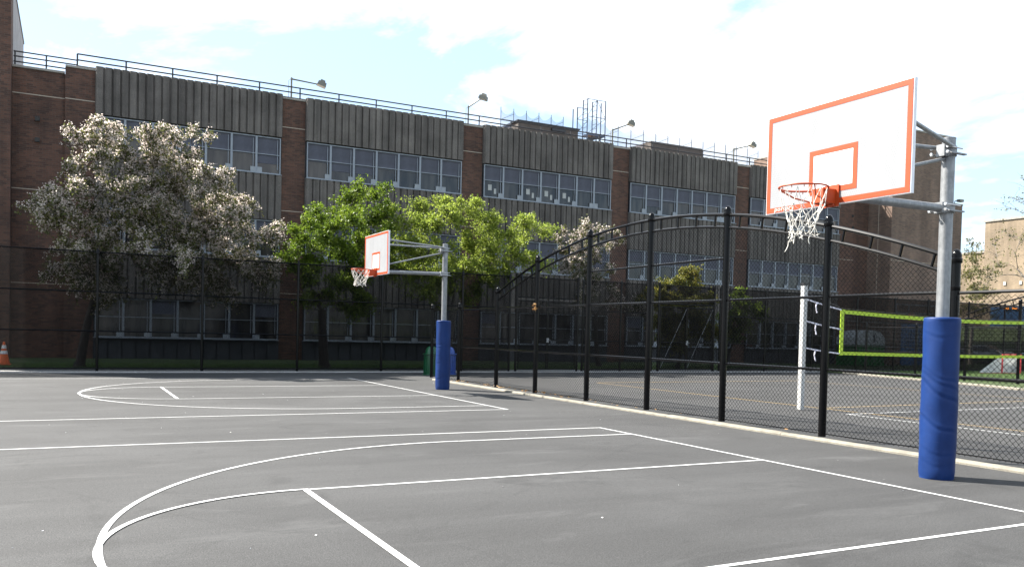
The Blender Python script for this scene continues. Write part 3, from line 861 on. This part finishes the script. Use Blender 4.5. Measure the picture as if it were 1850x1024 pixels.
b = MB(); b.box(38.45, TY-.12, 3.05, 38.95, TY-.003, 3.17); b.build('lit_lamp', M['amber'], tr)
# small floodlight on the annexe roof
g = thing('floodlight', 'small floodlight on the low annexe roof right of the galvanised pole', 'floodlight', (42.7, TY+.1, 10.55), FLB)
b = MB(); b.tube([(42.6,TY+.1,10.55),(42.65,TY+.1,10.72),(42.95,TY+.05,10.76)], .03, 7); b.build('arm', M['lamp_body'], g)
b = MB(); b.box(42.85,TY-.12,10.68,43.25,TY+.15,10.84); b.build('housing', M['lamp_body'], g, bevel=.02)

# tan building far behind the trees
tb = thing('tan_brick_building', 'tan sunlit brick building behind the bare tree at the right edge', 'building', (75, 48.5, 0))
b = MB(); b.box(75, 15, 0, 96, 48.5, 14.0); b.build('wall', M['brick_tan'], tb)
b = MB(); b.box(74.9, 14.9, 14.0, 96, 48.6, 14.2); b.build('coping', M['cap'], tb)
b = MB(); b.box(75.4, 48.502, 0, 94, 60, 10.95); lw = b.build('low_wing', M['brick_tan'], tb)
b = MB(); b.box(75.3, 48.7, 10.95, 94, 60.1, 11.12); b.build('coping', M['cap'], lw)
b = MB(); b.box(74.4, 40.8, 3.3, 74.998, 47.2, 5.3); dk = b.build('blue_canopy', M['door_blue'], tb)
b = MB()
for yy in (45.5, 44.7): b.box(74.25,yy-.22,5.05,74.398,yy+.22,5.22)
b.build('lit_lamp', M['amber'], dk)
b = MB()
for yy in (46.2,44.6,43.1): b.box(74.93,yy-.12,7.5,74.999,yy+.12,7.85)
b.build('vent', M['white_paint'], tb)

# ------------------------------------------------------------------ roof works behind
pent = thing('roof_penthouse', 'low flat roofed building on the far roof under the safety netting', 'building', (30, 47, 11.1))
b = MB(); b.box(-4, 46.0, 0, 60, 62, 15.25); b.build('wall', M['brick_tower'], pent)
b = MB(); b.box(19.2, 45.4, 0, 24.0, 56, 16.02); b.build('plant_room', M['plant'], pent)
b = MB(); b.box(30.4, 45.4, 0, 35.3, 56, 16.08); b.build('plant_room', M['plant'], pent)
b = MB(); b.box(19.1, 45.3, 16.02, 24.1, 56, 16.12); b.box(21.8, 45.25, 15.7, 22.9, 45.39, 15.9); b.build('plant_coping', M['black'], pent)
b = MB(); b.box(-4.1, 45.9, 15.25, 60, 46.2, 15.42); b.build('coping', M['black'], pent)
sc = thing('scaffold_tower', 'tall see-through scaffold tower rising above the school roof', 'scaffold', (25.5, 46.5, 15))
b = MB()
for x, h in ((24.35,17.85),(25.2,18.62),(26.0,18.62),(26.75,18.62)):
    for y in (46.1, 46.7):
        b.tube([(x,y,11.1),(x,y,h)], .04, 6)
    for z in np.arange(14.6, h, .33): 
        if x in (25.2,26.0): b.tube([(x,46.1,z),(x,46.7,z)], .018, 5)
b.build('standard', M['scaf'], sc)
b = MB()
for z in (15.0,16.0,17.0,17.85): b.tube([(24.35,46.1,z),(25.2,46.1,z)], .02, 5)
for z in (15.0,16.1,17.35,18.6): b.tube([(25.2,46.1,z),(26.75,46.1,z)], .022, 5)
for a, c in (((24.35,16),(25.2,17)),((24.35,17),(25.2,17.85)),((25.2,16.1),(26.75,17.35)),((26.75,17.35),(26.0,18.6)),((25.2,17.35),(26.0,18.6)),((24.35,15),(25.2,16))):
    b.tube([(a[0],46.1,a[1]),(c[0],46.1,c[1])], .016, 5)
b.build('ledger', M['scaf'], sc)
b = MB()
for (xa, xb, za, zb_) in ((24.35,25.2,15.2,16.9),(25.2,26.0,16.0,17.35),(26.0,26.75,16.0,17.25)):
    for q in range(8):
        t0, t1 = q/8, (q+1)/8; sg = lambda t: zb_ - .35*4*t*(1-t)
        b.add([(xa+(xb-xa)*t0,46.04,za),(xa+(xb-xa)*t1,46.04,za),(xa+(xb-xa)*t1,46.04,sg(t1)),(xa+(xb-xa)*t0,46.04,sg(t0))], [(0,1,2,3)])
b.build('mesh_sheet', M['netting'], sc)
b = MB(); b.box(25.2,46.1,16.02,26.75,46.75,16.08); b.add([(25.2,46.08,15.5),(26.75,46.08,16.0),(26.75,46.08,16.25),(25.2,46.08,15.75),(25.2,46.12,15.5),(26.75,46.12,16.0),(26.75,46.12,16.25),(25.2,46.12,15.75)], [(0,1,2,3),(7,6,5,4),(0,4,5,1),(3,2,6,7)])
b.build('platform', M['black'], sc)
def net_run(x0, x1, zt, dz, label, step):
    g = thing('safety_netting', label, 'safety netting', ((x0+x1)/2, 46.3, 14.8), 'safety netting along the far roof')
    xs = np.arange(x0, x1+.01, step); vs = []; fs = []; n = 0
    b = MB(); p = MB(); y = 46.3
    for i, x in enumerate(xs):
        p.tube([(x,y,14.2),(x,y,zt+.12)], .022, 6)
        if i % 2 == 0 and i+1 < len(xs): p.tube([(x,y,zt-.75),(xs[i+1],y,zt-.25)], .012, 5)
    p.build('net_post', M['scaf'], g)
    for a, c in zip(xs[:-1], xs[1:]):
        k = 8
        for q in range(k):
            t0, t1 = q/k, (q+1)/k
            s0 = zt - dz*4*t0*(1-t0); s1 = zt - dz*4*t1*(1-t1); yb = lambda t: y + .10*math.sin(t*math.pi)
            xa, xc = a+(c-a)*t0, a+(c-a)*t1
            b.add([(xa,yb(t0),14.4),(xc,yb(t1),14.4),(xc,yb(t1),s1),(xa,yb(t0),s0)], [(0,1,2,3)])
    b.build('mesh_sheet', M['netting'], g)
net_run(18.3, 24.2, 16.95, .32, 'blue grey safety netting left of the scaffold tower', 1.0)
net_run(26.9, 46.0, 16.95, .28, 'long blue grey safety netting right of the scaffold tower', 1.15)

# ------------------------------------------------------------------ volleyball net
vn = thing('volleyball_net', 'volleyball net with lime green border tape slung between white posts', 'volleyball net', (6.5, 7.37, 0))
b = MB(); x, y = 6.47, 7.37
b.box(x-.055,y-.055,0,x+.055,y+.055,2.74); po = b.build('post', M['white_paint'], vn, bevel=.012)
b = MB(); b.box(x-.065,y-.065,2.74,x+.065,y+.065,2.79); b.build('post_cap', M['black'], po)
b = MB(); b.box(18.0,y-.055,0,18.11,y+.055,2.74); b.build('post', M['white_paint'], vn, bevel=.012)
NX0, NX1 = 7.68, 16.9
zt = lambda x: 2.20 - .10*math.sin((x-NX0)/(NX1-NX0)*math.pi); zb = lambda x: 1.26 - .035*math.sin((x-NX0)/(NX1-NX0)*math.pi)
b = MB()
def tape(b, f, w):
    q = np.linspace(NX0, NX1, 30)
    for a, c in zip(q[:-1], q[1:]):
        v = [(a,y-.004,f(a)-w/2),(c,y-.004,f(c)-w/2),(c,y-.004,f(c)+w/2),(a,y-.004,f(a)+w/2),(a,y+.004,f(a)-w/2),(c,y+.004,f(c)-w/2),(c,y+.004,f(c)+w/2),(a,y+.004,f(a)+w/2)]
        b.add(v, [(0,1,2,3),(7,6,5,4),(3,2,6,7),(0,4,5,1)])
tape(b, zt, .085); tape(b, zb, .075)
for xx in (NX0, NX1): b.box(xx-.055,y-.006,zb(xx)-.045,xx+.055,y+.006,zt(xx)+.05)
b.build('border_tape', M['lime'], vn)
b = MB()
for k in np.arange(NX0+.1, NX1, .1): b.tube([(k,y,zb(k)),(k,y,zt(k))], .0012, 3, False)
for q in np.linspace(.1,.9,9): b.tube([(xx, y, zb(xx)+(zt(xx)-zb(xx))*q) for xx in np.linspace(NX0,NX1,14)], .0012, 3, False)
b.build('mesh', M['black'], vn)
b = MB()
for z0, z1 in ((2.44,2.24),(1.96,1.80),(1.37,1.25)):
    q = MB(); q.tube([(17.0,y,z1),(18.0,y,z0)], .016, 5); q.build('strap', M['white_tape'], vn)
    b = MB(); b.tube([(6.52,y,z0),(7.1,y,(z0+z1)/2-.015),(NX0-.05,y,z1)], .016, 5)
    b.tube([(6.86,y-.01,z0-.06),(6.82,y-.02,z0-.16),(6.86,y-.02,z0-.29)], [.02,.012,.016], 5)
    b.build('strap', M['white_tape'], vn)
b = MB(); b.tube([(6.5,y,2.60),(7.68,y,2.27),(12,y,2.14),(NX1,y,2.25),(18.05,y,2.6)], .005, 4); b.build('cable', M['black'], vn)

# ------------------------------------------------------------------ small things
def litter(x, y, m, label):
    g = thing('litter_bin', label, 'litter bin', (x, y, 0), 'litter bins')
    b = MB(); r = .26; b.lathe([(r*.96,.02),(r,.08),(r,.66),(r*.98,.70)], x, y, 24)
    body = b.build('body', m, g, smooth=40)
    b = MB()
    for k in range(20):
        t = 2*math.pi*k/20; b.tube([(x+(r+.01)*math.cos(t),y+(r+.01)*math.sin(t),.05),(x+(r+.01)*math.cos(t),y+(r+.01)*math.sin(t),.68)], .014, 5)
    b.build('slat', m, body)
    b = MB(); b.lathe([(r+.05,.0),(r+.05,.035),(r,.04)], x, y, 24); b.build('base', m, g, smooth=40)
    b = MB(); b.lathe([(r*.95,.71),(r+.06,.72),(r+.06,.755),(r*.92,.76),(r*.88,.85),(r*.70,.95),(r*.4,1.0),(.02,1.015)], x, y, 24); b.build('lid', m, g, smooth=40)
litter(3.5, 21.6, M['can_green'], 'green litter bin with a domed lid beside the far end of the low fence')
litter(4.3, 22.0, M['can_blue'], 'blue litter bin with a domed lid half hidden by the far blue pole pad')
g = thing('traffic_cone', 'orange traffic cone with two white bands behind the fence at left', 'traffic cone', (-9.76, 26.2, .1))
def cone_ring(z0, z1, e=0):
    f = lambda z: .15*(1-z/.78)+.028+e
    return [(f(z0)-.001, z0+.105), (f(z0), z0+.105), (f(z1), z1+.105), (f(z1)-.001, z1+.105)]
b = MB(); b.lathe([(.178,.105),(.028,.86),(.02,.87)], -9.76, 26.2, 20); b.build('body', M['cone'], g, smooth=40)
b = MB(); b.box(-9.96,26.0,.10,-9.56,26.4,.135); b.build('base', M['cone'], g, bevel=.02)
b = MB(); b.lathe(cone_ring(.36,.47,.003), -9.76, 26.2, 20); b.lathe(cone_ring(.54,.65,.003), -9.76, 26.2, 20); b.build('band', M['white_band'], g, smooth=40)

g = thing('waste_skip', 'green waste container with a pale domed lid in front of the school', 'waste container', (33, 28, .1))
b = MB(); v = [(31.9,27.4),(34.2,27.4),(34.2,28.9),(31.9,28.9)]; b.prism(v, .15, 1.35)
for x in (32.4,33.05,33.7): b.box(x-.04,27.34,.2,x+.04,27.4,1.3)
b.build('body', M['dump_green'], g, bevel=.02)
b = MB()
pr_ = [(31.9,1.35),(31.95,1.75),(32.35,2.1),(33.1,2.2),(33.8,2.1),(34.18,1.7),(34.2,1.35)]
n = len(pr_); b.add([(x,27.38,z) for x,z in pr_]+[(x,28.92,z) for x,z in pr_], [tuple(range(n)), tuple(range(2*n-1,n-1,-1))]+[(i,n+i,n+(i+1)%n,(i+1)%n) for i in range(n)])
lid = b.build('lid', M['dump_lid'], g)
b = MB(); b.box(33.2,27.36,1.5,33.32,27.38,1.95); b.build('hatch', M['black'], lid)

g = thing('sports_goal', 'small red framed goal with white netting on the lawn at right', 'goal', (35.4, 20.7, 0))
P0 = Vector((35.2,21.0,.04)); ax = Vector((.62,-.10,0)).normalized(); dp = Vector((-.55,.85,0)).normalized()*.75
c = [P0, P0+ax*1.25]; h = Vector((0,0,.98))
b = MB(); b.tube([c[0], c[0]+h, c[1]+h, c[1]], .045, 8); b.tube([c[0], c[0]+dp-ax*.5, c[1]+dp, c[1]], .03, 6)
b.build('frame', M['red'], g, smooth=40)
b = MB()
def quadlines(b, A, B, C, D_, n=9, r=.008):
    for k in range(n+1):
        t = k/n; b.tube([A.lerp(B,t), D_.lerp(C,t)], r, 3, False); b.tube([A.lerp(D_,t), B.lerp(C,t)], r, 3, False)
q0, q1 = c[0]+dp-ax*.5, c[1]+dp
quadlines(b, c[0]+h, c[1]+h, q1, q0, 24, .012)
for (A, Bq, Cq) in ((c[0], c[0]+h, q0), (c[1], c[1]+h, q1)):
    for k in range(13): t = k/12; b.tube([A.lerp(Cq,t), Bq.lerp(Cq,t)], .011, 3, False); b.tube([A.lerp(Bq,t), Cq.lerp(Bq,t) if False else Cq], .009, 3, False)
b.build('netting', M['goal_net'], g)

def car(x, y, rot, paint, label):
    g = thing('parked_car', label, 'car', (0,0,0), 'cars parked by the grass bank')
    prof = [(-2.2,.32),(-2.25,.62),(-2.15,.86),(-1.45,.95),(-.75,1.40),(.55,1.44),(1.25,1.02),(2.05,.92),(2.22,.70),(2.22,.34)]
    b = MB(); n = len(prof); w = .86
    ins = [0 if z < 1.0 else .16 for _, z in prof]
    b.add([(px_, -w+i_, z) for (px_, z), i_ in zip(prof, ins)]+[(px_, w-i_, z) for (px_, z), i_ in zip(prof, ins)],
          [tuple(range(n)), tuple(range(2*n-1,n-1,-1))]+[(i, n+i, n+(i+1)%n, (i+1)%n) for i in range(n)])
    body = b.build('body', paint, g, org=(0,0,0), bevel=.05)
    b = MB()
    for s in (-1,1):
        y0_ = s*(w-.075); 
        b.add([(-1.2,s*(w-.03),1.0),(-.05,s*(w-.03),1.0),(-.05,s*(w-.14),1.36),(-.68,s*(w-.14),1.36)], [(0,1,2,3) if s < 0 else (3,2,1,0)])
        b.add([(.03,s*(w-.03),1.0),(1.0,s*(w-.03),1.03),(.5,s*(w-.14),1.36),(.03,s*(w-.14),1.36)], [(0,1,2,3) if s < 0 else (3,2,1,0)])
    b.build('side_window', M['car_glass'], g, org=(0,0,0))
    b = MB(); b.add([(1.22,-.66,1.06),(1.22,.66,1.06),(.62,.60,1.42),(.62,-.60,1.42)], [(0,1,2,3)]); b.build('windscreen', M['car_glass'], g, org=(0,0,0))
    b = MB(); b.add([(-1.42,-.66,1.0),(-.80,-.60,1.385),(-.80,.60,1.385),(-1.42,.66,1.0)], [(0,1,2,3)]); b.build('rear_window', M['car_glass'], g, org=(0,0,0))
    for sx_ in (-1.35,1.38):
        for s in (-1,1):
            b = MB(); b.tube([(sx_,s*.88,.32),(sx_,s*.70,.32)], .32, 18); wh = b.build('wheel', M['tyre'], g, org=(0,0,0), smooth=40)
            b = MB(); b.tube([(sx_,s*.885,.32),(sx_,s*.87,.32)], .19, 14); b.build('rim', M['rim'], wh, org=(0,0,0))
    for s in (-1,1):
        b = MB(); b.box(2.12,s*.65-.16,.66,2.235,s*.65+.16,.80); b.build('headlight', M['white_band'], g, org=(0,0,0))
        b = MB(); b.box(-2.26,s*.68-.13,.68,-2.16,s*.68+.13,.84); b.build('tail_light', M['redlens'], g, org=(0,0,0))
    g.location = (x, y, .045); g.rotation_euler = (0,0,rot); return g
car(58.4, 37.4, math.radians(-82), M['car_grey'], 'silver car parked by the bank, partly behind the blue pole pad')
car(58.4, 31.8, math.radians(-86), M['car_blue'], 'pale blue car parked behind the small red goal')

# ------------------------------------------------------------------ trees
def leaf_cloud(pts, size, rs, elong=1.5):
    """one small folded diamond per point"""
    P = np.asarray(pts); n = len(P)
    a = rs.normal(size=(n,3)); a /= np.linalg.norm(a, axis=1)[:,None]
    c = rs.normal(size=(n,3)); b_ = np.cross(a, c); b_ /= np.linalg.norm(b_, axis=1)[:,None]
    nn = np.cross(a, b_)
    s = (size*rs.uniform(.65,1.35,n))[:,None]
    v0 = P - a*s*elong*.5; v2 = P + a*s*elong*.5
    v1 = P + b_*s*.5 + nn*s*.18; v3 = P - b_*s*.5 + nn*s*.18
    V = np.stack([v0,v1,v2,v3],1).reshape(-1,3)
    i = np.arange(n)*4
    F = np.concatenate([np.stack([i,i+1,i+2],1), np.stack([i,i+2,i+3],1)])
    return V, F
def bez(p, q, bend, n=6):
    p, q = Vector(p), Vector(q); m = (p+q)/2 + Vector(bend)
    return [(p*(1-t)**2 + m*2*t*(1-t) + q*t*t) for t in np.linspace(0,1,n)]
def tree(name, label, base, fork, y, clumps, leafm, bark, per, size, depth=1.1, droop=.25, blossom=None, bper=0, bsize=.07, group=None, r0=.14, twigs=9, axis='x', sparse=1.0, seed=1, fill=2):
    rs = np.random.default_rng(seed); rr_ = random.Random(seed)
    full = list(clumps)
    for (u, z, r) in clumps:
        for q in range(fill):
            t = rr_.uniform(0, 2*math.pi); full.append((u+math.cos(t)*r*1.15, z+(math.sin(t)*.75-.2)*r, r*.72))
    clumps = full
    T = thing(name, label, 'tree', base, group)
    b = MB()
    base = Vector(base); fork = Vector(fork)
    b.tube(bez(base-Vector((0,0,.1)), fork, (rr_.uniform(-.15,.15),0,0), 8), list(np.linspace(r0*1.25, r0*.8, 8)), 10)
    b.tube([base-Vector((0,0,.05)), base+Vector((0,0,.18))], [r0*1.9, r0*1.2], 10)
    tr_o = None; limbs = MB(); tw = limbs
    pts = []; bl = []
    cs = []
    for (u, z, r) in clumps:
        off = rs.uniform(-1,1)*depth
        cs.append(((Vector((u, y+off, z)) if axis == 'x' else Vector((y+off, u, z))), r))
    ordered = sorted(cs, key=lambda c: (c[0]-fork).length)
    nodes = [(fork, r0*.8)]
    for c, r in ordered:
        best = min(nodes, key=lambda nd: (nd[0]-c).length*1.0 + abs((nd[0]-fork).length - (c-fork).length*.55)*.5)
        rad = max(.014, min(best[1]*.72, .07))
        path = bez(best[0], c, (rr_.uniform(-.12,.12), rr_.uniform(-.12,.12), .18+.1*(c-best[0]).length), 7)
        limbs.tube(path, list(np.linspace(rad, rad*.5, 7)), 6)
        nodes.append((c, rad*.6)); nodes.append((path[4], rad*.7))
        for k in range(twigs):
            d = Vector(rs.normal(size=3)); d.normalize(); d.z = d.z*.75 + .05
            L = r*rs.uniform(.5,1.5)
            st = path[rs.integers(3,7)]
            e = c + d*L; e = e + Vector((0,0,-droop*L))
            tp = bez(st, e, (0,0,.25*L), 6)
            tw.tube(tp, list(np.linspace(.010,.003,6)), 4, False)
            m = max(2, int(per*r*r*sparse))
            ts = rs.uniform(.15,1.05,m); 
            A = np.array([[*p] for p in tp]); idx = np.clip((ts*5).astype(int),0,4); fr = (ts*5-idx)[:,None]
            q = A[idx]*(1-fr)+A[idx+1]*fr + rs.normal(0,.055+.05*r,(m,3))
            pts.append(q)
            if blossom is not None:
                mb = max(1, int(bper*r*r)); 
                nb = max(1, mb//5); cen = A[np.clip((rs.uniform(.3,1,nb)*5).astype(int),0,5)] + rs.normal(0,.05+.05*r,(nb,3))
                bl.append((cen[:,None,:] + rs.normal(0,.045,(nb,5,3))).reshape(-1,3))
    trunk = b.build('trunk', bark, T, smooth=60)
    limbs.build('limb', bark, trunk, smooth=60)
    V, F = leaf_cloud(np.concatenate(pts), size, rs); np_mesh('crown', V, F, leafm, T)
    if blossom is not None:
        V, F = leaf_cloud(np.concatenate(bl), bsize, rs, 1.1); np_mesh('blossom', V, F, blossom, T)
    return T
GRP = 'trees between the path and the school'
def nearer(L, k): return [(-7.82+(u+7.82)*k, 1.535+(z-1.535)*k, r*k) for u, z, r in L]
T1 = [(-6.68,7.92,0.64),(-5.66,8.06,0.75),(-4.78,7.7,0.76),(-4.07,8.36,0.38),(-7.01,6.97,0.73),(-5.99,6.9,0.84),(-4.94,6.63,0.95),(-3.87,6.94,0.77),(-2.92,6.26,0.69),(-7.82,5.97,0.64),(-8.46,5.45,0.54),(-7.49,5.09,0.82),(-6.32,5.37,0.93),(-4.93,5.3,0.95),(-3.47,5.23,0.97),(-2.34,5.32,0.69),(-1.55,4.99,0.44),(-8.13,4.31,0.63),(-7.15,3.83,0.74),(-5.97,4.09,0.85),(-4.38,4.0,0.87),(-2.9,4.1,0.79),(-1.93,3.76,0.6),(-6.97,2.73,0.52),(-3.07,3.1,0.49),(-8.28,3.39,0.36),(-7.87,7.81,0.22),(-8.93,5.29,0.29),(-1.2,5.18,0.24)]
tree('blossom_tree', 'big spreading crab apple tree in white blossom at left', (-7.55,25.5,.07), (-7.0,25.1,2.85), 24.85, nearer(T1,.983), M['leaf_crab'], M['bark'], 140, .06, 1.0, .75, M['blossom'], 215, .052, GRP, .13, 9, seed=3, fill=3)
T2 = [(1.73,6.6,0.59),(2.5,6.78,0.42),(0.89,5.9,0.62),(1.75,5.66,0.74),(2.85,5.96,0.64),(0.06,5.31,0.51),(-0.34,4.67,0.57),(0.69,4.95,0.73),(1.77,4.61,0.84),(-0.74,4.13,0.41),(0.5,3.9,0.62),(2.87,4.68,0.64),(1.36,3.32,0.74),(2.24,2.72,0.64),(0.52,2.65,0.52)]
tree('green_tree', 'fresh green leafy tree directly left of the far backboard', (.72,25.5,.07), (.5,25.2,2.25), 24.95, nearer(T2,.986), M['leaf_green'], M['bark'], 250, .064, .9, .2, None, 0, .07, GRP, .16, 10, seed=4)
T3 = [(3.36,6.25,0.54),(4.52,6.57,0.55),(5.47,6.76,0.49),(4.07,5.65,0.66),(5.49,5.99,0.71),(6.71,6.43,0.63),(7.48,5.92,0.69),(8.77,6.02,0.65),(9.85,5.92,0.42),(8.01,5.27,0.69),(6.74,5.18,0.73),(5.03,4.84,0.78),(3.62,4.75,0.65),(9.06,5.11,0.58),(6.27,4.02,0.68),(8.04,4.12,0.65),(5.06,3.51,0.67),(4.11,3.68,0.55),(7.29,3.16,0.46),(9.62,4.44,0.42)]
tree('lime_tree', 'wide pale yellow green tree behind the pole of the farther hoop', (5.6,25.5,.07), (6.0,25.3,3.15), 25.0, nearer(T3,.984), M['leaf_lime'], M['bark_grey'], 210, .06, .9, .25, None, 0, .07, GRP, .15, 10, seed=5, fill=3)
T4 = [(12.48,6.46,0.44),(11.64,5.9,0.36),(13.22,6.27,0.37),(12.23,5.34,0.61),(13.41,5.17,0.55),(11.68,4.57,0.49),(13.14,4.16,0.62),(12.58,3.39,0.49),(13.99,5.7,0.3),(13.76,3.44,0.45),(14.99,3.24,0.38),(15.63,2.75,0.31)]
tree('blossom_tree', 'slim white blossom tree behind the rising arch of the near fence', (13.4,25.9,.1), (13.1,25.8,2.4), 25.8, T4, M['leaf_crab'], M['bark'], 130, .07, .6, .3, M['blossom'], 200, .06, GRP, .10, 9, seed=6)
T5 = [(18.17,4.41,0.47),(17.03,3.96,0.52),(18.69,3.91,0.58),(17.71,3.21,0.65),(19.39,3.27,0.48),(16.74,3.04,0.46),(18.41,2.45,0.58),(17.1,2.02,0.65),(16.09,3.53,0.31),(18.11,1.52,0.66),(19.45,1.81,0.53)]
T5 = [(-7.82+(u+7.82)*.968, 1.535+(z-1.535)*.968, r) for u, z, r in T5]
tree('golden_tree', 'small golden green tree behind the double gate with tension rods', (17.4,25.35,.07), (17.3,25.0,1.0), 24.65, T5, M['leaf_gold'], M['bark'], 280, .075, .5, .1, None, 0, .07, GRP, .08, 10, seed=7)
sc_ = lambda L, k: [(-7.82+(u+7.82)*k, 1.535+(z-1.535)*k, r*k) for u, z, r in L]
T6 = [(21.68,3.51,0.5),(22.43,2.85,0.56),(23.18,2.73,0.34),(21.35,2.53,0.5),(21.92,1.86,0.5)]
tree('green_tree', 'small bright green tree just left of the white volleyball post', (20.3,25.4,.07), (20.4,25.1,1.0), 24.7, sc_(T6,.953), M['leaf_green'], M['bark'], 300, .075, .4, .1, None, 0, .07, GRP, .07, 10, seed=8)
T7 = [(34.35,9.0,.5),(33.86,7.8,.85),(34.5,7.0,.9),(33.4,6.5,.9),(34.65,5.76,.8),(32.8,7.3,.45),(33.97,5.3,.85),(34.8,8.4,.45),(33.2,5.2,.8),(34.3,4.2,.8),(33.2,3.9,.8)]
tree('spring_tree', 'olive green young tree beside the tan building, right of the black fence post', (52,34.1,0), (52,34,3.0), 52, T7, M['leaf_far'], M['bark_grey'], 26, .10, 1.0, .1, None, 0, .07, None, .14, 9, axis='y', seed=9)
T8 = [(31.2,9.4,.9),(32.0,8.0,.9),(32.5,9.8,.8),(31.4,11.4,1.0),(30.4,12.6,1.0),(32.2,6.4,.8),(30.3,10.4,1.0),(31.2,7.0,.9),(29.5,11.6,1.1),(28.8,9.5,1.1),(32.9,8.9,.6)]
tree('bare_tree', 'nearly bare spring tree with thin grey branches at the right edge', (52,28.9,0), (52,29.6,4.6), 52, T8, M['leaf_far'], M['bark_grey'], 2.2, .10, 1.0, -.25, None, 0, .07, None, .24, 11, axis='y', seed=10, fill=1)

# ------------------------------------------------------------------ litter of spring: leaves by the kerb, petals on the court
def flat_scatter(name, xy, z, size, m, rs, lift=.02):
    P = np.c_[xy, np.full(len(xy), z) + rs.uniform(.002, lift, len(xy))]
    V, F = leaf_cloud(P, size, rs, 1.3)
    c = np.repeat(P, 4, 0); V = np.c_[V[:,:2], c[:,2] + (V[:,2]-c[:,2])*.35]
    V[:,2] = np.maximum(V[:,2], z+.0015)
    return struct(np_mesh(name, V, F, m), 'stuff')
rs = np.random.default_rng(20)
n = 70; yy = np.clip(rs.gamma(2.0, 2.6, n), 0, 18); xy = np.c_[FX+rs.uniform(-.10,.06,n), 17.5-yy]
flat_scatter('dry_leaves', xy, .065, .07, M['dry_leaf'], rs, .05)
n = 170; xy = np.c_[rs.uniform(-14,2.1,n), rs.uniform(-4.5,22.9,n)]
flat_scatter('fallen_petals', xy, .0035, .016, M['petal'], rs, .008)
n = 160; xy = np.c_[rs.uniform(-16,7,n), rs.normal(23.0,.18,n)]
flat_scatter('fallen_petals', xy, .036, .035, M['petal'], rs, .01)
g = thing('dry_leaf_cluster', 'dry tan leaf cluster caught on the arched fence rail at the second post', 'leaf cluster', (FX-.06,12.24,2.24))
V, F = leaf_cloud(np.array([FX-.07,12.22,2.19]) + rs.normal(0,.03,(14,3))*[1,1,1.8], .06, rs); np_mesh('leaf', V, F, M['dry_leaf'], g)

# grass blades at the lawn edges
def blades(name, n, xs, ys, z, h):
    P = np.c_[rs.uniform(*xs, n), rs.uniform(*ys, n)]
    a = rs.uniform(0, 2*np.pi, n); w = .006; hh = h*rs.uniform(.5,1.3,n)
    d = np.c_[np.cos(a), np.sin(a)]; lean = rs.normal(0,.35,(n,2))*hh[:,None]
    v0 = np.c_[P-d*w, np.full(n,z)]; v1 = np.c_[P+d*w, np.full(n,z)]; v2 = np.c_[P+lean, z+hh]
    V = np.stack([v0,v1,v2],1).reshape(-1,3); F = np.arange(3*n).reshape(-1,3)
    return struct(np_mesh(name, V, F, M['blade']), 'stuff')
blades('grass', 30000, (-14,24), (25.2,27.2), .07, .11)
blades('grass', 30000, (24.7,40), (14,23.9), .03, .07)

# ------------------------------------------------------------------ light, sky, camera
EL = math.radians(46); DX, DY = .68, -.733         # direction in which shadows fall
sd = bpy.data.lights.new('sun', 'SUN'); sd.energy = 5.0; sd.angle = math.radians(.53); sd.color = (1.0,.955,.88)
so = bpy.data.objects.new('sun', sd); COL.objects.link(so)
dirv = Vector((DX*math.cos(EL), DY*math.cos(EL), -math.sin(EL)))
so.rotation_euler = dirv.to_track_quat('-Z','Y').to_euler(); so.location = (-20, 30, 40)

w = bpy.data.worlds.new('World'); scene.world = w; w.use_nodes = True
g = NT(w); bg = g.n['Background']
sky = g.n.new('ShaderNodeTexSky'); sky.sky_type = 'NISHITA'; sky.sun_disc = False
sky.sun_elevation = EL; sky.sun_rotation = math.atan2(-DX, -DY); sky.air_density = 1.0; sky.dust_density = .8; sky.ozone_density = 1.4
tc = g('TexCoord').outputs['Generated']
s = g('SeparateXYZ'); g.set(s, 0, tc)
k = g.math('ADD', g.math('MAXIMUM', s.outputs[2], 0.0), .16)
cv = g('CombineXYZ'); g.set(cv, 0, g.math('DIVIDE', s.outputs[0], k)); g.set(cv, 1, g.math('DIVIDE', s.outputs[1], k))
n1 = g.noise(g.mapping(cv.outputs[0], (1,1,1), loc=(-3.4617,-4.4317,1.8774)), 1.3, 9, .60, .3)
cl = g.ramp(n1, [(.43, 0), (.53, .72), (.66, 1)])
n2 = g.noise(cv.outputs[0], 3.0, 6, .55)
cc = g.mix(g.ramp(n2, [(.3, 0), (.7, 1)]), (5.2,5.5,5.9), (7.4,7.5,7.6))
skyc = g.mix(.55, sky.outputs[0], (3.3,4.45,5.7))
col = g.mix(g.math('MULTIPLY', cl, .92), skyc, cc)
g.set(bg, 'Color', col); bg.inputs['Strength'].default_value = .075

cam = bpy.data.cameras.new('camera'); co = bpy.data.objects.new('camera', cam); COL.objects.link(co)
cam.sensor_width = 36; cam.sensor_fit = 'HORIZONTAL'; cam.lens = 1526.79*36/1850
cam.shift_x = .0002; cam.shift_y = 133.59/1850; cam.clip_end = 2000; cam.clip_start = .05
yaw, pit, rol = .4815, -.0286, .0236
f = Vector((math.sin(yaw)*math.cos(pit), math.cos(yaw)*math.cos(pit), math.sin(pit)))
r = f.cross(Vector((0,0,1))).normalized(); u = r.cross(f)
r2 = r*math.cos(rol) + u*math.sin(rol); u2 = -r*math.sin(rol) + u*math.cos(rol)
co.matrix_world = Matrix.Translation((-7.8203,-6.1707,1.5349)) @ Matrix(((r2.x,u2.x,-f.x),(r2.y,u2.y,-f.y),(r2.z,u2.z,-f.z))).to_4x4()
scene.camera = co
vs = scene.view_settings; vs.view_transform = 'Standard'; vs.look = 'None'; vs.exposure = 1.85; vs.gamma = 1
scene.render.resolution_x = 1024; scene.render.resolution_y = 566
scene.cycles.max_bounces = 6; scene.cycles.transparent_max_bounces = 12
